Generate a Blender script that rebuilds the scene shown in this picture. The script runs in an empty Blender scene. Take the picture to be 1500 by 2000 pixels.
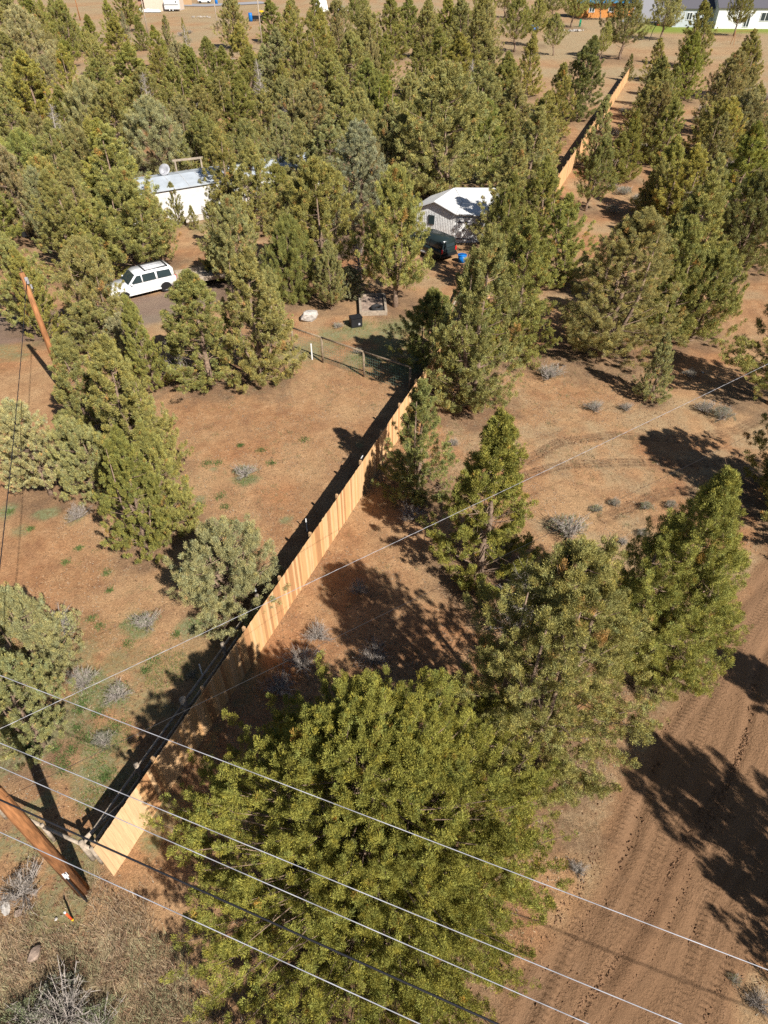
import bpy, bmesh, math, random
import numpy as np
from mathutils import Vector, Matrix

# ------------------------------------------------------------------ camera, sky, sun
sc = bpy.context.scene
R = math.radians
FPX, PITCH, CAMH = 1258.0, R(41.9), 19.0          # focal length in photo pixels, tilt down, drone height
cd = bpy.data.cameras.new("camera"); cam = bpy.data.objects.new("camera", cd)
sc.collection.objects.link(cam); sc.camera = cam
cam.location = (0, 0, CAMH); cam.rotation_euler = (R(90) - PITCH, 0, 0)
cd.sensor_fit = 'VERTICAL'; cd.sensor_height = 36.0; cd.lens = 36.0 * FPX / 2000.0
cd.clip_start = 0.1; cd.clip_end = 6000
SUN_EL, SUN_AZ = R(42.0), R(-52.0)                # azimuth from +x, counter-clockwise
SUN = Vector((math.cos(SUN_AZ) * math.cos(SUN_EL), math.sin(SUN_AZ) * math.cos(SUN_EL), math.sin(SUN_EL)))
w = bpy.data.worlds.new("World"); sc.world = w; w.use_nodes = True
bg = w.node_tree.nodes["Background"]; sky = w.node_tree.nodes.new("ShaderNodeTexSky")
sky.sky_type = 'NISHITA'; sky.sun_disc = False; sky.sun_elevation = SUN_EL
sky.sun_rotation = R(90) - SUN_AZ; sky.altitude = 900
w.node_tree.links.new(sky.outputs[0], bg.inputs[0]); bg.inputs[1].default_value = 0.05
sl = bpy.data.lights.new("sun", 'SUN'); so = bpy.data.objects.new("sun", sl); sc.collection.objects.link(so)
sl.energy = 5.0; sl.angle = R(0.53); sl.color = (1.0, 0.955, 0.88)
so.rotation_euler = SUN.to_track_quat('Z', 'Y').to_euler(); so.location = SUN * 60
sc.view_settings.view_transform = 'Standard'; sc.view_settings.look = 'None'
sc.view_settings.exposure = 0.60; sc.view_settings.gamma = 1.0
sc.render.engine = 'CYCLES'; sc.cycles.max_bounces = 5; sc.cycles.diffuse_bounces = 1
sc.cycles.transparent_max_bounces = 4; sc.cycles.use_denoising = False

COL = sc.collection
rnd = random.Random(7); NR = np.random.default_rng(11)

def G(px, py, z=0.0):
    """photo pixel -> point on the horizontal plane z"""
    x = (px - 750) / FPX; y = -(py - 1000) / FPX
    d = np.array([x, math.cos(PITCH) + y * math.sin(PITCH), -math.sin(PITCH) + y * math.cos(PITCH)])
    t = (z - CAMH) / d[2]
    return Vector((t * d[0], t * d[1], z))
def PX(P):
    x, y, z = P[0], P[1], P[2] - CAMH
    d = y * math.cos(PITCH) - z * math.sin(PITCH); u = y * math.sin(PITCH) + z * math.cos(PITCH)
    return 750 + FPX * x / d, 1000 - FPX * u / d

# ------------------------------------------------------------------ materials
def mat(name, col, rough=0.8, metal=0.0, var=0.15, scale=6.0, bump=0.0, spec=0.3, grain=1.0):
    m = bpy.data.materials.new(name); m.use_nodes = True
    nt = m.node_tree; b = nt.nodes["Principled BSDF"]
    b.inputs["Roughness"].default_value = rough; b.inputs["Metallic"].default_value = metal
    b.inputs["Specular IOR Level"].default_value = spec
    tc = nt.nodes.new("ShaderNodeTexCoord"); n = nt.nodes.new("ShaderNodeTexNoise")
    n.inputs["Scale"].default_value = scale; n.inputs["Detail"].default_value = 6
    mp = nt.nodes.new("ShaderNodeMapping"); mp.inputs["Scale"].default_value = (1, 1, grain)
    nt.links.new(tc.outputs["Object"], mp.inputs[0]); nt.links.new(mp.outputs[0], n.inputs["Vector"])
    r = nt.nodes.new("ShaderNodeValToRGB")
    r.color_ramp.elements[0].position = 0.3; r.color_ramp.elements[1].position = 0.7
    r.color_ramp.elements[0].color = tuple(c * (1 - var) for c in col) + (1,)
    r.color_ramp.elements[1].color = tuple(min(1, c * (1 + var)) for c in col) + (1,)
    nt.links.new(n.outputs["Fac"], r.inputs[0]); nt.links.new(r.outputs[0], b.inputs["Base Color"])
    if bump:
        bp = nt.nodes.new("ShaderNodeBump"); bp.inputs["Strength"].default_value = bump
        bp.inputs["Distance"].default_value = 0.05
        nt.links.new(n.outputs["Fac"], bp.inputs["Height"]); nt.links.new(bp.outputs[0], b.inputs["Normal"])
    return m

def attr_mat(name, rough=0.85, use_obj=True, translucent=0.25, grain=0.0):
    """base colour = per-face tint attribute, times the object's own colour"""
    m = bpy.data.materials.new(name); m.use_nodes = True
    nt = m.node_tree; b = nt.nodes["Principled BSDF"]; b.inputs["Roughness"].default_value = rough
    b.inputs["Specular IOR Level"].default_value = 0.05
    a = nt.nodes.new("ShaderNodeAttribute"); a.attribute_name = "tint"
    col = a.outputs["Color"]
    if use_obj:
        oi = nt.nodes.new("ShaderNodeObjectInfo"); mx = nt.nodes.new("ShaderNodeMix")
        mx.data_type = 'RGBA'; mx.blend_type = 'MULTIPLY'; mx.inputs[0].default_value = 1
        nt.links.new(a.outputs["Color"], mx.inputs[6]); nt.links.new(oi.outputs["Color"], mx.inputs[7])
        col = mx.outputs[2]
    if grain:
        tc = nt.nodes.new("ShaderNodeTexCoord"); mp = nt.nodes.new("ShaderNodeMapping")
        mp.inputs["Scale"].default_value = (25, 25, 1.6)
        n = nt.nodes.new("ShaderNodeTexNoise"); n.inputs["Scale"].default_value = 1.0; n.inputs["Detail"].default_value = 5
        nt.links.new(tc.outputs["Object"], mp.inputs[0]); nt.links.new(mp.outputs[0], n.inputs["Vector"])
        mr = nt.nodes.new("ShaderNodeMapRange"); mr.inputs[1].default_value = .25; mr.inputs[2].default_value = .75
        mr.inputs[3].default_value = 1 - grain; mr.inputs[4].default_value = 1 + grain
        nt.links.new(n.outputs["Fac"], mr.inputs[0])
        mm = nt.nodes.new("ShaderNodeMix"); mm.data_type = 'RGBA'; mm.blend_type = 'MULTIPLY'; mm.inputs[0].default_value = 1
        nt.links.new(col, mm.inputs[6]); nt.links.new(mr.outputs[0], mm.inputs[7]); col = mm.outputs[2]
    nt.links.new(col, b.inputs["Base Color"])
    if translucent:
        t = nt.nodes.new("ShaderNodeBsdfTranslucent"); ms = nt.nodes.new("ShaderNodeMixShader")
        ms.inputs[0].default_value = translucent
        nt.links.new(col, t.inputs[0]); nt.links.new(b.outputs[0], ms.inputs[1]); nt.links.new(t.outputs[0], ms.inputs[2])
        nt.links.new(ms.outputs[0], nt.nodes["Material Output"].inputs[0])
    return m

M = {}
M['foliage'] = attr_mat("foliage", 0.8, True, 0.16)
M['blades'] = attr_mat("grass_blades", 0.9, False, 0.2)
M['cedar'] = attr_mat("cedar_board", 0.7, False, 0.0, 0.16)
M['bark'] = mat("bark", (0.24, 0.165, 0.115), 0.95, 0, 0.45, 9, 0.8)
M['deadwood'] = mat("dead_wood", (0.36, 0.31, 0.27), 0.9, 0, 0.35, 9)
M['polewood'] = mat("pole_wood", (0.33, 0.145, 0.058), 0.8, 0, 0.5, 16, 0.5, 0.3, 0.12)
M['oldwood'] = mat("weathered_wood", (0.36, 0.29, 0.22), 0.9, 0, 0.35, 7, 0.5)
M['postwood'] = mat("dark_post_wood", (0.24, 0.18, 0.12), 0.9, 0, 0.35, 7, 0.5)
M['railwood'] = mat("rail_wood", (0.50, 0.31, 0.16), 0.8, 0, 0.3, 7)
M['greywood'] = mat("grey_wood", (0.78, 0.77, 0.75), 0.85, 0, 0.22, 9, 0.3)
M['aluminium'] = mat("bare_aluminium", (0.42, 0.42, 0.45), 0.5, 0.2, 0.4, 1.5)
M['drop'] = mat("aged_wire", (0.34, 0.33, 0.34), 0.6, 0.1, 0.3, 3)
M['cable'] = mat("black_cable", (0.02, 0.02, 0.024), 0.45, 0, 0.1)
M['white'] = mat("white_paint", (0.78, 0.78, 0.77), 0.35, 0, 0.05, 2)
M['carpaint'] = mat("white_car_paint", (0.80, 0.80, 0.80), 0.18, 0, 0.02, 2, 0, 0.5)
M['darkpaint'] = mat("dark_car_paint", (0.02, 0.03, 0.03), 0.2, 0, 0.1, 2, 0, 0.5)
M['siding'] = mat("white_siding", (0.64, 0.62, 0.60), 0.6, 0, 0.10, 2)
M['metalroof'] = mat("pale_metal_roof", (0.50, 0.54, 0.58), 0.4, 0.15, 0.12, 1.2)
M['whiteroof'] = mat("white_metal_roof", (0.68, 0.67, 0.66), 0.5, 0.0, 0.10, 1.5)
M['glass'] = mat("window_glass", (0.03, 0.045, 0.05), 0.06, 0, 0.1, 2, 0, 0.6)
M['rubber'] = mat("rubber", (0.025, 0.025, 0.026), 0.85, 0, 0.2)
M['chrome'] = mat("wheel_metal", (0.6, 0.6, 0.62), 0.35, 0.6, 0.1)
M['black'] = mat("black_plastic", (0.018, 0.018, 0.02), 0.5, 0, 0.2)
M['blue'] = mat("blue_plastic", (0.01, 0.16, 0.5), 0.45, 0, 0.2)
M['green'] = mat("green_paint", (0.02, 0.30, 0.16), 0.5, 0, 0.2)
M['yellow'] = mat("yellow_paint", (0.75, 0.5, 0.02), 0.5, 0, 0.2)
M['orange'] = mat("orange_paint", (0.80, 0.10, 0.03), 0.6, 0, 0.1)
M['red'] = mat("red_lens", (0.55, 0.02, 0.02), 0.3, 0, 0.1)
M['tan'] = mat("tan_siding", (0.66, 0.53, 0.42), 0.7, 0, 0.06, 2)
M['brownwall'] = mat("brown_wall", (0.42, 0.24, 0.16), 0.8, 0, 0.15, 3)
M['orangewood'] = mat("orange_wood_wall", (0.52, 0.22, 0.06), 0.7, 0, 0.3, 3)
M['darkroof'] = mat("dark_shingle_roof", (0.10, 0.095, 0.11), 0.9, 0, 0.2, 12)
M['blueroof'] = mat("blue_metal_roof", (0.04, 0.19, 0.34), 0.4, 0.1, 0.1)
M['rock'] = mat("pale_rock", (0.46, 0.42, 0.38), 0.9, 0, 0.3, 4, 0.9)
M['darkrock'] = mat("brown_rock", (0.30, 0.22, 0.17), 0.95, 0, 0.45, 5, 0.9)
M['wire'] = mat("galvanised_wire", (0.16, 0.26, 0.20), 0.5, 0.3, 0.1)
M['concrete'] = mat("pale_concrete", (0.55, 0.5, 0.44), 0.9, 0, 0.12, 3)

# ------------------------------------------------------------------ object helpers
def tag(o, label=None, cat=None, group=None, kind=None):
    if label: o['label'] = label
    if cat: o['category'] = cat
    if group: o['group'] = group
    if kind: o['kind'] = kind
    return o
def empty(name, loc, rz=0.0, label=None, cat=None, group=None):
    o = bpy.data.objects.new(name, None); COL.objects.link(o); o.empty_display_size = 0.3
    o.location = loc; o.rotation_euler = (0, 0, rz)
    return tag(o, label, cat, group)
class MB:
    """collects shapes and links them as ONE mesh object"""
    def __init__(s): s.v = []; s.f = []; s.mi = []; s.m = 0
    def add(s, vs, fs):
        o = len(s.v); s.v += [tuple(v) for v in vs]; s.f += [tuple(i + o for i in f) for f in fs]; s.mi += [s.m] * len(fs)
    def box(s, c, d, rz=0.0, mx=None):
        hx, hy, hz = d[0] / 2, d[1] / 2, d[2] / 2
        vs = [Vector((x, y, z)) for z in (-hz, hz) for y in (-hy, hy) for x in (-hx, hx)]
        if mx is not None: vs = [mx @ v for v in vs]
        ca, sa = math.cos(rz), math.sin(rz)
        vs = [(c[0] + v.x * ca - v.y * sa, c[1] + v.x * sa + v.y * ca, c[2] + v.z) for v in vs]
        s.add(vs, [(0, 2, 3, 1), (4, 5, 7, 6), (0, 1, 5, 4), (2, 6, 7, 3), (0, 4, 6, 2), (1, 3, 7, 5)]); return s
    def tube(s, pts, rad, n=8, cap=True):
        pts = [Vector(p) for p in pts]
        if not hasattr(rad, '__len__'): rad = [rad] * len(pts)
        o = []
        for i, p in enumerate(pts):
            t = (pts[min(i + 1, len(pts) - 1)] - pts[max(i - 1, 0)]).normalized()
            a = t.orthogonal() if abs(t.z) > .9 else t.cross(Vector((0, 0, 1)))
            if abs(t.z) > .9: a = t.cross(Vector((1, 0, 0)))
            a.normalize(); b = t.cross(a)
            o += [p + (a * math.cos(2 * math.pi * k / n) + b * math.sin(2 * math.pi * k / n)) * rad[i] for k in range(n)]
        fs = []
        for i in range(len(pts) - 1):
            for k in range(n):
                fs.append((i * n + k, i * n + (k + 1) % n, (i + 1) * n + (k + 1) % n, (i + 1) * n + k))
        if cap: fs += [tuple(reversed(range(n))), tuple(range((len(pts) - 1) * n, len(pts) * n))]
        s.add(o, fs); return s
    def torus(s, c, R0, r0, axis='z', n=18, k=8):
        vs, fs = [], []
        for i in range(n):
            a = 2 * math.pi * i / n
            for j in range(k):
                b = 2 * math.pi * j / k; q = R0 + r0 * math.cos(b); h = r0 * math.sin(b)
                p = (q * math.cos(a), q * math.sin(a), h) if axis == 'z' else (q * math.cos(a), h, q * math.sin(a))
                vs.append((c[0] + p[0], c[1] + p[1], c[2] + p[2]))
                fs.append((i * k + j, ((i + 1) % n) * k + j, ((i + 1) % n) * k + (j + 1) % k, i * k + (j + 1) % k))
        s.add(vs, fs); return s
    def build(s, name, m, parent=None, smooth=False, bevel=0.0):
        me = bpy.data.meshes.new(name); me.from_pydata(s.v, [], s.f)
        ms = m if isinstance(m, (list, tuple)) else [m]
        for q in ms: me.materials.append(q)
        if len(ms) > 1: me.polygons.foreach_set("material_index", s.mi)
        bm = bmesh.new(); bm.from_mesh(me); bmesh.ops.recalc_face_normals(bm, faces=bm.faces)
        if bevel: bmesh.ops.bevel(bm, geom=bm.edges[:], offset=bevel, segments=2, affect='EDGES', clamp_overlap=True)
        bm.to_mesh(me); bm.free()
        if smooth: me.polygons.foreach_set("use_smooth", [True] * len(me.polygons))
        o = bpy.data.objects.new(name, me); COL.objects.link(o)
        if parent: o.parent = parent
        return o
def np_mesh(name, V, F, m, parent=None, tint=None, smooth=False, link=True):
    """V (n,3), F (m,k) arrays; tint per vertex (n,3)"""
    me = bpy.data.meshes.new(name); k = F.shape[1]
    me.vertices.add(len(V)); me.vertices.foreach_set("co", np.ascontiguousarray(V, dtype=np.float32).ravel())
    me.loops.add(F.size); me.loops.foreach_set("vertex_index", np.ascontiguousarray(F, dtype=np.int32).ravel())
    me.polygons.add(len(F)); me.polygons.foreach_set("loop_start", np.arange(0, F.size, k, dtype=np.int32))
    me.polygons.foreach_set("loop_total", np.full(len(F), k, dtype=np.int32))
    me.polygons.foreach_set("use_smooth", np.full(len(F), bool(smooth)))
    me.update(calc_edges=True)
    if tint is not None:
        a = me.color_attributes.new("tint", 'FLOAT_COLOR', 'POINT')
        a.data.foreach_set("color", np.concatenate([tint, np.ones((len(V), 1))], 1).astype(np.float32).ravel())
    if m: me.materials.append(m)
    if not link: return me
    o = bpy.data.objects.new(name, me); COL.objects.link(o)
    if parent: o.parent = parent
    return o

# ------------------------------------------------------------------ numpy noise
def vnoise(x, y, seed=0):
    r = np.random.default_rng(seed).random((256, 256))
    xi = np.floor(x).astype(int); yi = np.floor(y).astype(int); fx = x - xi; fy = y - yi
    fx = fx * fx * (3 - 2 * fx); fy = fy * fy * (3 - 2 * fy)
    a = r[xi & 255, yi & 255]; b = r[(xi + 1) & 255, yi & 255]; c = r[xi & 255, (yi + 1) & 255]; d = r[(xi + 1) & 255, (yi + 1) & 255]
    return (a * (1 - fx) + b * fx) * (1 - fy) + (c * (1 - fx) + d * fx) * fy
def fbm(x, y, s, oct=4, seed=0):
    v = 0; t = 0
    for i in range(oct):
        v = v + vnoise(x / s * 2 ** i, y / s * 2 ** i, seed + i) * .5 ** i; t += .5 ** i
    return v / t
def sstep(a, b, x):
    t = np.clip((x - a) / (b - a), 0, 1); return t * t * (3 - 2 * t)
def seg_dist(X, Y, pts):
    D = np.full(X.shape, 1e9); A = np.zeros(X.shape); acc = 0.0
    for (x0, y0), (x1, y1) in zip(pts[:-1], pts[1:]):
        L = math.hypot(x1 - x0, y1 - y0); t = np.clip(((X - x0) * (x1 - x0) + (Y - y0) * (y1 - y0)) / L ** 2, 0, 1)
        d = np.hypot(X - x0 - t * (x1 - x0), Y - y0 - t * (y1 - y0)); k = d < D
        D = np.where(k, d, D); A = np.where(k, acc + t * L, A); acc += L
    return D, A

# ------------------------------------------------------------------ where the trees stand
# (top x, top y in the photo, height m, crown radius m, kind, colour)
C_OL, C_YE, C_YG, C_SA, C_BL, C_BR, C_DK, C_PA = 'olive', 'yellow-green', 'bright green', 'sage green', 'blue-green', 'brownish olive', 'dark green', 'pale olive'
FCOL = {C_OL: (.375, .345, .112), C_YE: (.425, .385, .108), C_YG: (.335, .330, .082), C_SA: (.420, .390, .175),
        C_BL: (.360, .355, .190), C_BR: (.390, .330, .138), C_DK: (.300, .292, .095), C_PA: (.410, .370, .132)}
T = [
 # near
 (712, 1435, 8.4, 3.5, 'broad', C_YG), (1150, 1062, 9.4, 2.5, 'ragged', C_PA), (1434, 912, 8.6, 1.9, 'twin', C_YG),
 (982, 800, 7.7, 1.95, 'cone', C_YG), (828, 738, 6.0, 1.55, 'cone', C_DK), (962, 436, 9.6, 2.1, 'column', C_OL),
 (848, 565, 5.0, 1.9, 'open', C_DK), (425, 1022, 4.2, 1.75, 'bush', C_SA), (205, 832, 6.1, 1.2, 'column', C_YG),
 (268, 817, 5.6, 1.3, 'cone', C_YE), (110, 640, 6.2, 1.4, 'cone', C_OL), (190, 655, 7.3, 1.75, 'column', C_OL),
 (244, 715, 5.0, 1.1, 'bush', C_PA), (128, 815, 4.2, 1.15, 'bush', C_PA),
 (18, 785, 4.9, 1.5, 'open', C_SA), (-22, 1145, 4.5, 1.15, 'bush', C_SA), (-45, 1270, 5.0, 1.3, 'open', C_SA),
 (470, 478, 7.6, 1.95, 'column', C_OL), (368, 528, 6.5, 1.95, 'column', C_OL), (256, 575, 5.4, 1.1, 'cone', C_YG),
 (140, 462, 6.4, 1.75, 'open', C_PA), (160, 588, 3.4, 1.5, 'bush', C_OL), (228, 612, 2.8, 1.2, 'bush', C_SA),
 (26, 480, 5.8, 1.15, 'column', C_YE), (-12, 452, 6.0, 1.7, 'open', C_OL), (-12, 268, 7.4, 2.2, 'open', C_BR),
 (95, 335, 7.2, 2.1, 'column', C_OL), (205, 240, 8.2, 2.7, 'cone', C_YE), (214, 330, 7.4, 2.5, 'open', C_OL),
 (332, 353, 3.5, .9, 'cone', C_DK), (288, 372, 5.2, 1.7, 'open', C_PA), (408, 392, 3.6, 1.1, 'cone', C_OL), (300, 368, 3.0, .8, 'column', C_OL), (372, 398, 2.0, .45, 'cone', C_OL), (285, 186, 7.6, 2.5, 'bush', C_BL),
 (445, 380, 6.4, 1.9, 'open', C_PA), (472, 272, 7.0, 1.8, 'column', C_YE), (425, 455, 3.2, 1.2, 'bush', C_OL), (535, 318, 4.4, 1.6, 'bush', C_YG),
 (560, 345, 6.6, 2.0, 'open', C_OL), (618, 305, 8.2, 2.7, 'open', C_OL), (560, 420, 5.6, 1.8, 'bush', C_DK),
 (775, 322, 8.8, 2.25, 'open', C_OL), (705, 232, 8.6, 2.4, 'open', C_BL), (515, 520, 4.2, 1.2, 'cone', C_PA),
 (888, 120, 11.2, 4.0, 'open', C_OL), (642, 222, 7.8, 2.0, 'column', C_SA), (590, 232, 7.2, 1.9, 'cone', C_OL),
 (640, 470, 4.6, 1.1, 'open', C_OL), (680, 520, 2.2, .9, 'bush', C_BL), (840, 300, 3.4, 1.3, 'bush', C_YG),
 # right of and behind the board fence
 (1040, 205, 9.0, 2.2, 'column', C_OL), (1000, 265, 8.2, 2.2, 'cone', C_OL), (1072, 305, 7.0, 1.8, 'column', C_YG),
 (1036, 415, 8.2, 2.1, 'column', C_OL), (995, 335, 7.8, 1.8, 'column', C_DK), (1005, 560, 4.0, 1.4, 'bush', C_OL), (935, 560, 5.0, 1.5, 'cone', C_YG),
 (1150, 66, 9.5, 2.7, 'column', C_DK), (1042, 62, 8.2, 2.0, 'cone', C_OL), (1100, 120, 8.0, 2.0, 'cone', C_OL),
 (1065, 175, 7.0, 2.0, 'column', C_YE), (1130, 378, 6.2, 1.6, 'column', C_YG), (1182, 185, 6.8, 1.5, 'cone', C_OL),
 (1172, 268, 6.0, 1.4, 'open', C_DK), (1250, 212, 6.4, 1.3, 'cone', C_YG), (1215, 255, 4.6, 1.3, 'cone', C_YG),
 (1248, 400, 8.6, 2.6, 'ragged', C_BR), (1395, 340, 9.2, 2.1, 'column', C_OL), (1360, 420, 7.6, 1.8, 'open', C_DK), (1420, 470, 6.0, 1.6, 'bush', C_OL),
 (1313, 650, 3.9, 1.0, 'cone', C_SA), (1358, 278, 6.8, 1.9, 'column', C_YE), (1425, 298, 7.2, 1.8, 'cone', C_PA),
 (1305, 115, 8.4, 2.1, 'column', C_OL), (1318, 190, 6.4, 1.7, 'column', C_YG), (1388, -5, 10.5, 2.7, 'column', C_OL),
 (1365, 60, 8.6, 2.2, 'column', C_YG), (1445, 95, 9.0, 2.6, 'ragged', C_BR), (1290, 72, 6.2, 1.9, 'cone', C_PA),
 (1480, 55, 9.0, 2.4, 'column', C_OL), (1492, 235, 8.0, 2.2, 'cone', C_YG), (1470, 170, 7.0, 2.2, 'bush', C_BR),
 (1510, 330, 7.0, 2.0, 'bush', C_DK), (1420, 190, 6.0, 1.9, 'bush', C_PA), (1235, 104, 3.9, 1.0, 'cone', C_OL),
 (1480, 395, 4.4, 1.7, 'ragged', C_BR),
 # off the right edge, seen by their shadows
 (1640, 745, 6.0, 2.0, 'open', C_DK), (1610, 560, 6.5, 2.1, 'open', C_OL),
 # the forest, far left to centre
 (28, 8, 9.8, 3.6, 'bush', C_SA), (55, -15, 9.0, 2.8, 'column', C_YG), (5, -20, 9.0, 2.8, 'column', C_OL), (5, 60, 7.5, 2.3, 'column', C_OL),
 (105, -4, 9.6, 2.8, 'open', C_OL), (130, 30, 6.0, 2.2, 'bush', C_SA), (168, 27, 6.6, 2.3, 'cone', C_YG), (203, -3, 8.0, 2.0, 'cone', C_YG),
 (238, -15, 8.0, 3.2, 'open', C_DK), (219, 32, 7.0, 2.6, 'cone', C_YE), (240, 82, 8.2, 3.6, 'column', C_YE), (267, 27, 6.4, 1.7, 'cone', C_YG),
 (236, 20, 5.6, 1.1, 'cone', C_BL), (318, 28, 6.6, 1.6, 'cone', C_OL), (302, 48, 6.8, 1.9, 'cone', C_YG), (357, 34, 6.2, .8, 'cone', C_OL),
 (344, 78, 5.0, 2.0, 'bush', C_SA), (330, 112, 8.0, 2.1, 'cone', C_YG), (32, 96, 9.4, 3.2, 'cone', C_YE), (115, 84, 8.4, 2.1, 'cone', C_YE),
 (80, 104, 4.6, 1.5, 'bush', C_SA), (152, 146, 8.0, 2.6, 'bush', C_SA), (182, 112, 8.4, 2.4, 'column', C_DK), (205, 158, 8.0, 2.6, 'open', C_OL),
 (105, 165, 6.0, 1.8, 'cone', C_YG), (60, 158, 6.0, 2.6, 'bush', C_YE), (88, 232, 7.6, 2.1, 'column', C_OL), (182, 230, 7.8, 2.2, 'cone', C_YE),
 (5, 182, 7.4, 2.2, 'column', C_OL), (26, 250, 6.6, 2.4, 'bush', C_YG), (135, 238, 7.0, 2.2, 'open', C_BR), (60, 300, 6.0, 1.9, 'open', C_YE),
 (120, 300, 6.0, 1.8, 'cone', C_OL), (272, 128, 6.6, 2.4, 'open', C_OL), (150, 390, 5.6, 1.8, 'column', C_OL), (320, 150, 6.6, 2.0, 'column', C_OL),
 (400, 70, 7.4, 2.0, 'column', C_OL), (375, 92, 6.4, 1.8, 'cone', C_YG), (448, -10, 9.4, 3.2, 'open', C_OL), (462, 42, 9.0, 2.6, 'cone', C_YE),
 (430, 88, 7.6, 2.3, 'column', C_YG), (480, 92, 7.2, 1.9, 'cone', C_YG), (430, 128, 7.8, 2.3, 'cone', C_OL), (462, 142, 7.6, 2.1, 'column', C_YG),
 (385, 165, 7.2, 2.2, 'column', C_PA), (350, 205, 6.2, 2.0, 'ragged', C_BR), (395, 215, 6.4, 2.0, 'open', C_DK), (508, 172, 7.2, 2.0, 'cone', C_OL),
 (535, 52, 9.0, 2.5, 'column', C_SA), (528, -8, 8.6, 2.8, 'cone', C_YG), (568, -8, 9.0, 2.8, 'cone', C_OL), (612, 20, 11.0, 4.2, 'ragged', C_YE),
 (655, -3, 9.4, 2.8, 'open', C_OL), (590, 85, 7.4, 2.4, 'bush', C_OL), (640, 95, 8.6, 2.6, 'column', C_OL), (567, 150, 7.4, 2.4, 'ragged', C_PA),
 (605, 155, 7.4, 2.6, 'open', C_BR), (473, 232, 6.8, 2.1, 'open', C_OL), (415, 248, 7.0, 1.8, 'column', C_OL), (545, 215, 7.0, 2.0, 'ragged', C_SA),
 (500, 240, 4.4, 1.6, 'open', C_OL), (670, 160, 8.0, 2.2, 'column', C_OL), (690, 60, 9.0, 2.8, 'open', C_PA), (720, 14, 9.8, 2.9, 'column', C_OL),
 (768, -12, 10.4, 3.4, 'column', C_YG), (800, -10, 9.0, 2.8, 'column', C_YG), (750, 62, 7.8, 2.3, 'column', C_YG), (715, 112, 7.6, 2.3, 'column', C_YG),
 (838, -5, 9.8, 2.7, 'column', C_OL), (872, -12, 9.8, 2.8, 'column', C_YG), (905, -8, 10.0, 2.9, 'cone', C_OL), (935, 10, 9.4, 2.4, 'column', C_OL),
 (862, 52, 9.0, 2.9, 'column', C_OL), (905, 62, 9.4, 3.0, 'column', C_YE), (960, 62, 9.0, 3.0, 'column', C_OL), (818, 80, 7.6, 2.2, 'column', C_DK),
 (800, 140, 6.8, 2.3, 'open', C_OL), (846, 110, 7.4, 2.2, 'column', C_OL), (744, 145, 7.4, 2.0, 'cone', C_YG), (770, 200, 7.6, 2.0, 'open', C_OL),
 (830, 180, 7.6, 2.2, 'open', C_YG), (950, 120, 8.6, 2.6, 'open', C_OL), (990, 98, 8.4, 2.4, 'cone', C_OL), (1012, 150, 8.0, 2.3, 'column', C_PA),
 (955, 190, 7.6, 2.2, 'open', C_YG), (700, 172, 7.0, 2.0, 'bush', C_OL), (985, 200, 7.0, 2.2, 'column', C_OL), (735, 268, 5.4, 1.6, 'open', C_BR),
 # the open ground beyond
 (1016, -8, 9.5, 3.4, 'tall', C_YG), (1052, -2, 8.4, 2.6, 'tall', C_OL), (1092, 24, 7.2, 1.8, 'tall', C_OL), (1184, 42, 6.4, 1.4, 'tall', C_OL),
 (1238, -22, 11.2, 3.7, 'tall', C_DK), (1314, -24, 9.8, 3.4, 'tall', C_OL), (1460, -22, 9.2, 2.8, 'tall', C_DK), (992, -40, 9.0, 3.2, 'tall', C_DK),
 (945, -20, 9.2, 2.8, 'tall', C_OL), (1128, -34, 9.5, 3.0, 'tall', C_OL), (1185, -42, 9.5, 3.0, 'tall', C_DK), (696, -20, 9.0, 3.0, 'tall', C_DK),
 (1088, -36, 9.0, 3.0, 'tall', C_OL),
]
SITES = []
for (tx, ty, h, r, kd, c) in T:
    if tx < 1110 and ty < 250 and kd != 'tall' and r > 1: r *= 1.12
    if tx > 1110 and ty < 700 and kd != 'tall' and r > 1: r *= 1.14
    p = G(tx, ty, h); SITES.append((p.x, p.y, h, r, kd, c, tx, ty))
for (x, y, h, r, kd, c) in [(18.4, 19.5, 8.0, 2.3, 'cone', C_OL), (13.6, 3.0, 8.8, 2.3, 'bush', C_OL), (16.5, 7.7, 7.0, 1.9, 'cone', C_OL), (15.6, .6, 7.5, 2.2, 'column', C_OL)]:
    SITES.append((x, y, h, r, kd, c, *PX((x, y, h))))
# young and half-hidden trees that close the forest's gaps
fr_ = random.Random(21); CLEAR = [(262, 290, 620, 470), (205, 470, 430, 640), (800, 330, 1000, 560), (560, 560, 860, 900), (790, 290, 1010, 380), (-50, 600, 110, 700), (610, 440, 740, 620), (200, 20, 240, 60), (760, 85, 830, 200)]
tries = 0
while tries < 900 and len(SITES) < 250:
    tries += 1
    px, py = fr_.uniform(-40, 1080), fr_.uniform(60, 560)
    if (px > 560 and py > 470) or any(a < px < c and b < py < d for a, b, c, d in CLEAR) or (py < 150 and 260 < px < 420) or (px > 940 and py > 400): continue
    if py < 130 and fr_.random() < .5 or px > 970 and py < 230: continue
    q = G(px, py)
    if any(math.hypot(q.x - s[0], q.y - s[1]) < .62 * s[3] + .75 for s in SITES): continue
    h = fr_.uniform(4.2, 7.4); tx, ty = PX((q.x, q.y, h))
    mx_, my_ = PX((q.x, q.y, h * .5))
    if any(a < u < c and b < v < d for a, b, c, d in CLEAR[:4] for u, v in ((tx, ty), (mx_, my_))): continue
    SITES.append((q.x, q.y, h, fr_.uniform(1.4, 2.3), fr_.choice(['cone', 'column', 'open', 'bush']), fr_.choice([C_OL, C_OL, C_PA, C_SA, C_YG, C_YE, C_BR]), tx, ty))

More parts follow.
